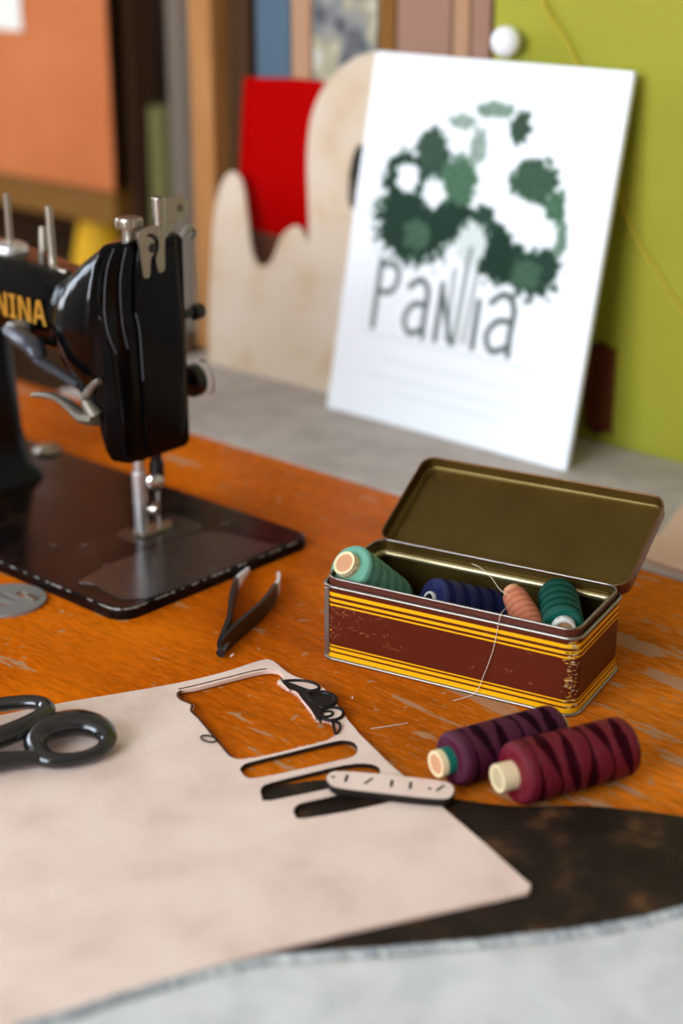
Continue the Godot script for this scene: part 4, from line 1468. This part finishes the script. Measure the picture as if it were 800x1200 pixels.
func tin_and_spools() -> void:
	var turn := 0.226
	var c := Vector3(-0.5648, T, -0.7504)
	var t := thing("tin_box", "open brown tin box with yellow stripes holding thread spools", "tin box", c, turn)
	var W := 0.174
	var D := 0.0788
	var H := 0.0572
	# painted wall: one strip round the outside, u along the edge from the middle of the right side
	var R := 0.009
	var rows := []
	var yb := 0.0512
	var I := Transform3D.IDENTITY
	var base := Bag.ring(I, W / 2, D / 2, R, 0.0, 8)
	var total := 0.0
	var us := [0.0]
	for i in base.size():
		total += base[i].distance_to(base[(i + 1) % base.size()])
		us.append(total)
	var b := Bag.new()
	var layers := [[0.0016, 0.0], [0.004, 0.0], [yb * 0.5, 0.0], [yb - 0.001, 0.0], [yb, -0.0004]]
	# corner arcs sit at 1/8, 3/8, 5/8, 7/8 of the picture: stretch each straight side and arc to fit
	var idx := []
	for L in layers:
		var row := PackedInt32Array()
		var pts := Bag.ring(I, W / 2 + L[1], D / 2 + L[1], R, L[0], 8)
		for i in pts.size() + 1:
			var q := i / 9
			var k := i % 9
			var u := 0.125 + 0.25 * q + 0.012 * (k / 8.0 - 0.5)
			row.append(b.vert(pts[i % pts.size()], Vector2(u, clampf(L[0] / yb, 0.0, 1.0))))
		idx.append(row)
	for k in idx.size() - 1:
		for i in idx[k].size() - 1:
			b.quad(idx[k][i], idx[k][i + 1], idx[k + 1][i + 1], idx[k + 1][i])
	b.face_out(0)
	obj("painted_wall", b.done(60), M.tin_paint, t)
	# lining with floor
	b = Bag.new()
	tray(b, W - 0.0052, D - 0.0052, R - 0.0022, 0.0006, 0.0558, 0.0006, 0.0016)
	# rolled bead inside the rim
	var bead := []
	for p in Bag.ring(I, W / 2 - 0.0050, D / 2 - 0.0050, R - 0.004, 0.0485, 8):
		bead.append(p)
	obj("lining", b.done(50), M.tin_lining, t)
	b = Bag.new()
	b.tube(PackedVector3Array(bead), 0.0023, 12, true)
	obj("rolled_bead", b.done(60), M.tin_bead, t)
	# foot rim, shoulder ridge, brown neck, lip
	for q in [[0.0011, 0.0011, 0.0006, "foot_rim"], [0.0516, 0.0012, 0.0004, "shoulder_ridge"], [0.0566, 0.0008, -0.0018, "rim_lip"]]:
		b = Bag.new()
		b.tube(Bag.ring(I, W / 2 + q[2], D / 2 + q[2], R, q[0], 8), q[1], 10, true)
		obj(q[3], b.done(60), M.tin_steel, t)
	b = Bag.new()
	b.loft([Bag.ring(I, W / 2 - 0.0012, D / 2 - 0.0012, R, 0.0518, 8), Bag.ring(I, W / 2 - 0.0012, D / 2 - 0.0012, R, 0.0562, 8), Bag.ring(I, W / 2 - 0.0022, D / 2 - 0.0022, R - 0.001, 0.0562, 8), Bag.ring(I, W / 2 - 0.0022, D / 2 - 0.0022, R - 0.001, 0.0518, 8)], true, false)
	obj("neck", b.done(60), M.tin_brown, t)
	obj("wall_seam", box(-W / 2 + 0.004, 0.027, D / 2 + 0.0001, 0.0035, 0.047, 0.0008, 0.0003), M.tin_steel, t)
	# lid swung back on its hinge
	var lid := Node3D.new()
	lid.name = "lid"
	t.add_child(lid)
	lid.position = Vector3(0, 0.0525, -D / 2 - 0.0018)
	lid.rotation.x = -deg_to_rad(153.0)
	var lw := W + 0.0028
	var ld := D + 0.0026
	var up := at(0, 0.0072, ld / 2)
	var rim_y := -0.0015
	rows = [Bag.ring(up, lw / 2 - 0.004, ld / 2 - 0.004, R - 0.004, 0.0, 8), Bag.ring(up, lw / 2 - 0.0012, ld / 2 - 0.0012, R - 0.001, -0.0004, 8), Bag.ring(up, lw / 2, ld / 2, R, -0.002, 8), Bag.ring(up, lw / 2, ld / 2, R, rim_y - 0.0094, 8), Bag.ring(up, lw / 2 - 0.0006, ld / 2 - 0.0006, R - 0.0006, rim_y - 0.0094, 8)]
	var inner := [Bag.ring(up, lw / 2 - 0.0006, ld / 2 - 0.0006, R - 0.0006, rim_y - 0.0093, 8), Bag.ring(up, lw / 2 - 0.0006, ld / 2 - 0.0006, R - 0.0006, -0.0024, 8), Bag.ring(up, lw / 2 - 0.0024, ld / 2 - 0.0024, R - 0.0024, -0.0009, 8), Bag.ring(up, lw / 2 - 0.005, ld / 2 - 0.005, R - 0.004, -0.0009, 8), Bag.ring(up, lw / 2 - 0.0065, ld / 2 - 0.0065, R - 0.005, -0.0014, 8)]
	# thumb lip: the front flange bows out a little left of the middle
	for set_ in [rows, inner]:
		for k in set_.size():
			var row: PackedVector3Array = set_[k]
			for i in row.size():
				if row[i].z > ld - 0.001 and row[i].y < 0.003:
					row[i].y -= 0.0
			set_[k] = row
	b = Bag.new()
	b.loft(rows, true, false)
	var ci := b.vert(Vector3(0, 0.0072, ld / 2))
	for i in rows[0].size():
		b.tri(ci, i, i + 1)
	b.face_out(0)
	obj("lid_outside", b.done(50), M.tin_brown, lid)
	b = Bag.new()
	b.loft(inner, true, false)
	var last: int = (rows[0].size() + 1) * 4
	ci = b.vert(Vector3(0, 0.0072 - 0.0014, ld / 2))
	for i in inner[0].size():
		b.tri(ci, last + i, last + i + 1)
	b.face_out(0)
	obj("lid_inside", b.done(50), M.tin_lining, lid)
	var lip := PackedVector3Array(Bag.ring(up, lw / 2 - 0.0003, ld / 2 - 0.0003, R, rim_y - 0.0094, 8))
	b = Bag.new()
	b.tube(lip, 0.0007, 8, true)
	obj("lid_lip", b.done(60), mat("lid_lip_brown", Color8(120, 84, 52), 0.3, 0.7), lid)
	for s in [-1, 1]:
		obj("hinge", rod(Vector3(s * 0.045 - 0.012, 0.0522, -D / 2 - 0.0012), Vector3(s * 0.045 + 0.012, 0.0522, -D / 2 - 0.0012), 0.0016), M.tin_steel, t)
	# spools inside; positions in the tin's own axes
	var tt := Transform3D(Basis(Vector3.UP, turn), c)
	var g := "thread spools inside the tin"
	var mint := spool("thread_spool", "mint green thread spool with tan tube end poking over the tin's left rim", "thread_mint", tt * Vector3(-0.0768, 0.0643, 0.0280), tt * Vector3(-0.0640, 0.0225, -0.0190), 0.0160, 0.0155, 0.006, 0.0082, "card_cream", 6.0, "card_cream", "card_tan", g)
	spool("thread_spool", "navy blue thread spool with white tube lying low in the tin", "thread_navy", tt * Vector3(-0.0270, 0.0405, 0.0070), tt * Vector3(0.0050, 0.0190, -0.0400), 0.0160, 0.0150, 0.002, 0.0062, "card_white", 5.0, "", "ink", g)
	spool("thread_spool", "slim salmon pink thread spool leaning between the navy and dark green spools", "thread_salmon", tt * Vector3(0.0245, 0.0545, -0.0060), tt * Vector3(0.0500, 0.0370, 0.0150), 0.0076, 0.0112, 0.0035, 0.0055, "card_tan", 7.0, "", "card_tan", g)
	var green := spool("thread_spool", "dark green thread spool with white tube end at the tin's right end", "thread_green", tt * Vector3(0.0716, 0.0475, 0.0215), tt * Vector3(0.0470, 0.0460, -0.0290), 0.0130, 0.0130, 0.006, 0.0072, "card_white", 5.0, "card_white", "card_tan", g)
	spool("thread_spool", "teal thread spool lying at the bottom of the tin under the salmon spool", "thread_teal", tt * Vector3(0.0120, 0.0165, 0.0220), tt * Vector3(0.0720, 0.0165, 0.0110), 0.0135, 0.0135, 0.003, 0.006, "card_white", 6.0, "", "card_tan", g)
	for q in [[mint, "100% K", 0.0082, 0.0030, 0.0026], [green, "XX X", 0.0072, 0.0034, 0.0024]]:
		var near: Vector3 = q[0].transform.basis.inverse() * Vector3(0.55, 0.36, 0.75)
		print_round(q[0], q[1], q[2] + 0.0002, q[3], q[4], atan2(near.z, near.x))
	# two spools lying on the table
	var g2 := "thread spools lying on the table"
	var d := Vector3(0.0202, -0.0008, -0.0673).normalized()
	var p := Vector3(-0.4815, T + 0.0158, -0.6120)
	spool("thread_spool", "plum purple thread spool with green ring lying on the table behind the maroon one", "thread_plum", p, p + d * 0.084, 0.0158, 0.0142, 0.0095, 0.0077, "card_cream", 6.5, "sticker_green", "card_tan", g2, true)
	d = Vector3(0.0260, 0.0, -0.0640).normalized()
	p = Vector3(-0.4448, T + 0.0180, -0.6190)
	spool("thread_spool", "maroon thread spool with cream tube lying on the table nearest the camera", "thread_maroon", p, p + d * 0.084, 0.0178, 0.0170, 0.0098, 0.0080, "card_cream", 6.5, "", "card_cream_shaded", g2, true)
	# stray threads
	var strays := [
		["pale loose thread hanging over the front rim of the tin", [tt * Vector3(0.036, 0.0575, 0.020), tt * Vector3(0.0372, 0.0582, 0.0385), tt * Vector3(0.037, 0.0535, 0.0412), tt * Vector3(0.034, 0.035, 0.0408), tt * Vector3(0.0285, 0.016, 0.0412), tt * Vector3(0.0235, 0.003, 0.043), tt * Vector3(0.014, 0.0004, 0.054)]],
		["pink loose thread curling above the navy spool", [tt * Vector3(0.0345, 0.0545, 0.0060), tt * Vector3(0.022, 0.0560, 0.0030), tt * Vector3(0.012, 0.060, -0.004), tt * Vector3(0.002, 0.0625, -0.010), tt * Vector3(-0.006, 0.063, -0.013)]],
		["short pale thread end on the table beside the leather window", [Vector3(-0.553, T + 0.0006, -0.640), Vector3(-0.546, T + 0.001, -0.650), Vector3(-0.541, T + 0.0006, -0.660)]],
	]
	for q in strays:
		b = Bag.new()
		b.tube(smooth3(q[1], 6), 0.00022, 5)
		tag(obj("loose_thread", b.done(), M.stray_thread), q[0], "thread")


# ------------------------------------------------------------------ scissors and tweezers
func tools() -> void:
	var y0 := 0.0036
	var s := thing("scissors", "black-handled tailor's scissors lying on the pale leather sheet", "scissors", Vector3(0, T + y0, 0))
	# near bow: a closed loop, thick on the far side
	var b := Bag.new()
	var loop := [Vector3(-0.6703, 0.0075, -0.4839), Vector3(-0.6752, 0.0095, -0.4934), Vector3(-0.6736, 0.0105, -0.5034), Vector3(-0.6672, 0.0105, -0.5133), Vector3(-0.6582, 0.0095, -0.5184), Vector3(-0.6500, 0.0080, -0.5184), Vector3(-0.6433, 0.0065, -0.5146), Vector3(-0.6400, 0.0055, -0.5067), Vector3(-0.6411, 0.0050, -0.4964), Vector3(-0.6470, 0.0050, -0.4859), Vector3(-0.6561, 0.0060, -0.4793)]
	var rad := [0.0068, 0.0082, 0.0092, 0.0094, 0.0084, 0.0068, 0.0052, 0.0045, 0.0045, 0.0050, 0.0060]
	var rr := []
	for i in rad.size():
		for k in 5:
			rr.append(lerpf(rad[i], rad[(i + 1) % rad.size()], k / 5.0))
	b.tube(smooth3(loop, 5, true), rr, 14, true, 0.8)
	b.tube(smooth3([Vector3(-0.6524, 0.0055, -0.4812), Vector3(-0.6610, 0.0065, -0.4730), Vector3(-0.6690, 0.0065, -0.4620), Vector3(-0.6790, 0.0060, -0.4440), Vector3(-0.7000, 0.0050, -0.4120)], 4), ramp_radii([0.0044, 0.0052, 0.0062, 0.0068, 0.0066], 4), 14, false, 0.8)
	obj("handle", b.done(60), M.shear_black, s)
	# far bow
	b = Bag.new()
	loop = [Vector3(-0.6863, 0.0125, -0.5030), Vector3(-0.6929, 0.0135, -0.5095), Vector3(-0.7012, 0.0140, -0.5079), Vector3(-0.7100, 0.0135, -0.5000), Vector3(-0.7185, 0.0125, -0.4880), Vector3(-0.7225, 0.0110, -0.4700), Vector3(-0.7190, 0.0095, -0.4540), Vector3(-0.7060, 0.0090, -0.4480), Vector3(-0.6920, 0.0095, -0.4600), Vector3(-0.6850, 0.0110, -0.4820)]
	rr = []
	rad = [0.0058, 0.0052, 0.0050, 0.0050, 0.0050, 0.0052, 0.0058, 0.0066, 0.0076, 0.0072]
	for i in rad.size():
		for k in 5:
			rr.append(lerpf(rad[i], rad[(i + 1) % rad.size()], k / 5.0))
	b.tube(smooth3(loop, 5, true), rr, 14, true, 0.85)
	b.tube(smooth3([Vector3(-0.6890, 0.0100, -0.4620), Vector3(-0.6960, 0.009, -0.4440), Vector3(-0.7090, 0.0075, -0.4250), Vector3(-0.7220, 0.006, -0.4060)], 4), ramp_radii([0.0064, 0.0072, 0.0070, 0.0066], 4), 14, false, 0.75)
	obj("handle", b.done(60), M.shear_black, s)
	# blades, out to the left of the picture
	for k in 2:
		b = Bag.new()
		var a := Vector2(-0.712, -0.408) + Vector2(0.004, 0.004) * (k * 2 - 1)
		var e := Vector2(-0.776, -0.302) + Vector2(0.008, 0.005) * (1 - k * 2)
		var dd := (e - a).normalized()
		var nn := Vector2(-dd.y, dd.x)
		b.plate(Transform3D.IDENTITY, PackedVector2Array([a - nn * 0.009, a + dd * 0.05 - nn * 0.009, e, a + dd * 0.03 + nn * 0.009, a + nn * 0.008]), [], 0.001 + k * 0.0032, 0.004 + k * 0.0032, 0.0006)
		obj("blade", b.done(), M.tin_steel, s)
	obj("pivot_screw", turned_mesh(at(-0.717, 0.006, -0.400), [Vector2(0.006, 0), Vector2(0.006, 0.003), Vector2(0.004, 0.004), Vector2(0.001, 0.004)], 20), M.tin_steel, s)
	# tweezers standing on their narrow sides
	var tw := thing("tweezers", "black tweezers with bare silver tips lying open on the table", "tweezers", Vector3(-0.69, T, -0.648))
	for q in [[[0, 0, -20, -28, -46, -56, -70, -86, -84, -110], "left"], [[0, 0, -12, -32, -24, -66, -42, -97, -62, -119], "right"]]:
		var pl := smooth2(flat(q[0]), 6, false)
		for part in 2:
			var rows := []
			var n := pl.size()
			var i0 := 0 if part == 0 else int(n * 0.64)
			var i1 := int(n * 0.70) if part == 0 else n - 1
			for i in range(i0, i1 + 1):
				var t := float(i) / (n - 1)
				var dir := (pl[mini(i + 1, n - 1)] - pl[maxi(i - 1, 0)]).normalized()
				var nn := Vector2(-dir.y, dir.x) * (0.0015 if part == 0 else 0.0011)
				var hh := 0.0125 * (1.0 - smoothstep(0.60, 1.0, t) * 0.74)
				if t < 0.15:
					hh *= 0.8 + 0.2 * t / 0.15
				if part == 1:
					hh *= 0.94
				var lo := 0.0002 + (0.0125 - hh) * 0.2
				var p := pl[i]
				rows.append(PackedVector3Array([Vector3(p.x - nn.x, lo, p.y - nn.y), Vector3(p.x + nn.x, lo, p.y + nn.y), Vector3(p.x + nn.x, lo + hh, p.y + nn.y), Vector3(p.x - nn.x, lo + hh, p.y - nn.y)]))
			var b2 := Bag.new()
			b2.loft(rows)
			obj("arm" if part == 0 else "tip", b2.done(25), M.tweezer_black if part == 0 else M.tweezer_tip, tw)
	obj("heel_rivet", rod(Vector3(0.003, 0.0045, 0.002), Vector3(-0.006, 0.0045, -0.012), 0.003), M.tweezer_black, tw)
	# a few crumbs of cut leather
	var rg := RandomNumberGenerator.new()
	rg.seed = 3
	for q in [[-684.5, -654.0, 1.0], [-587, -662, 0.6]]:
		var b3 := Bag.new()
		b3.rbox(Transform3D(Basis(Vector3(0.3, 1, 0.2).normalized(), rg.randf() * 3.0), Vector3.ZERO), Vector3(0.003, 0.0012, 0.0016) * q[2], 0.0004, 2)
		var cr := obj("leather_crumb", b3.done(), M.leather_edge)
		cr.position = Vector3(q[0] * 0.001, T + 0.0008, q[1] * 0.001)
		tag(cr, "tiny pale leather crumb on the table beside the tweezers' closed end" if q[2] == 1.0 else "tiniest pale leather crumb on the table left of the tin's foot", "leather crumb")
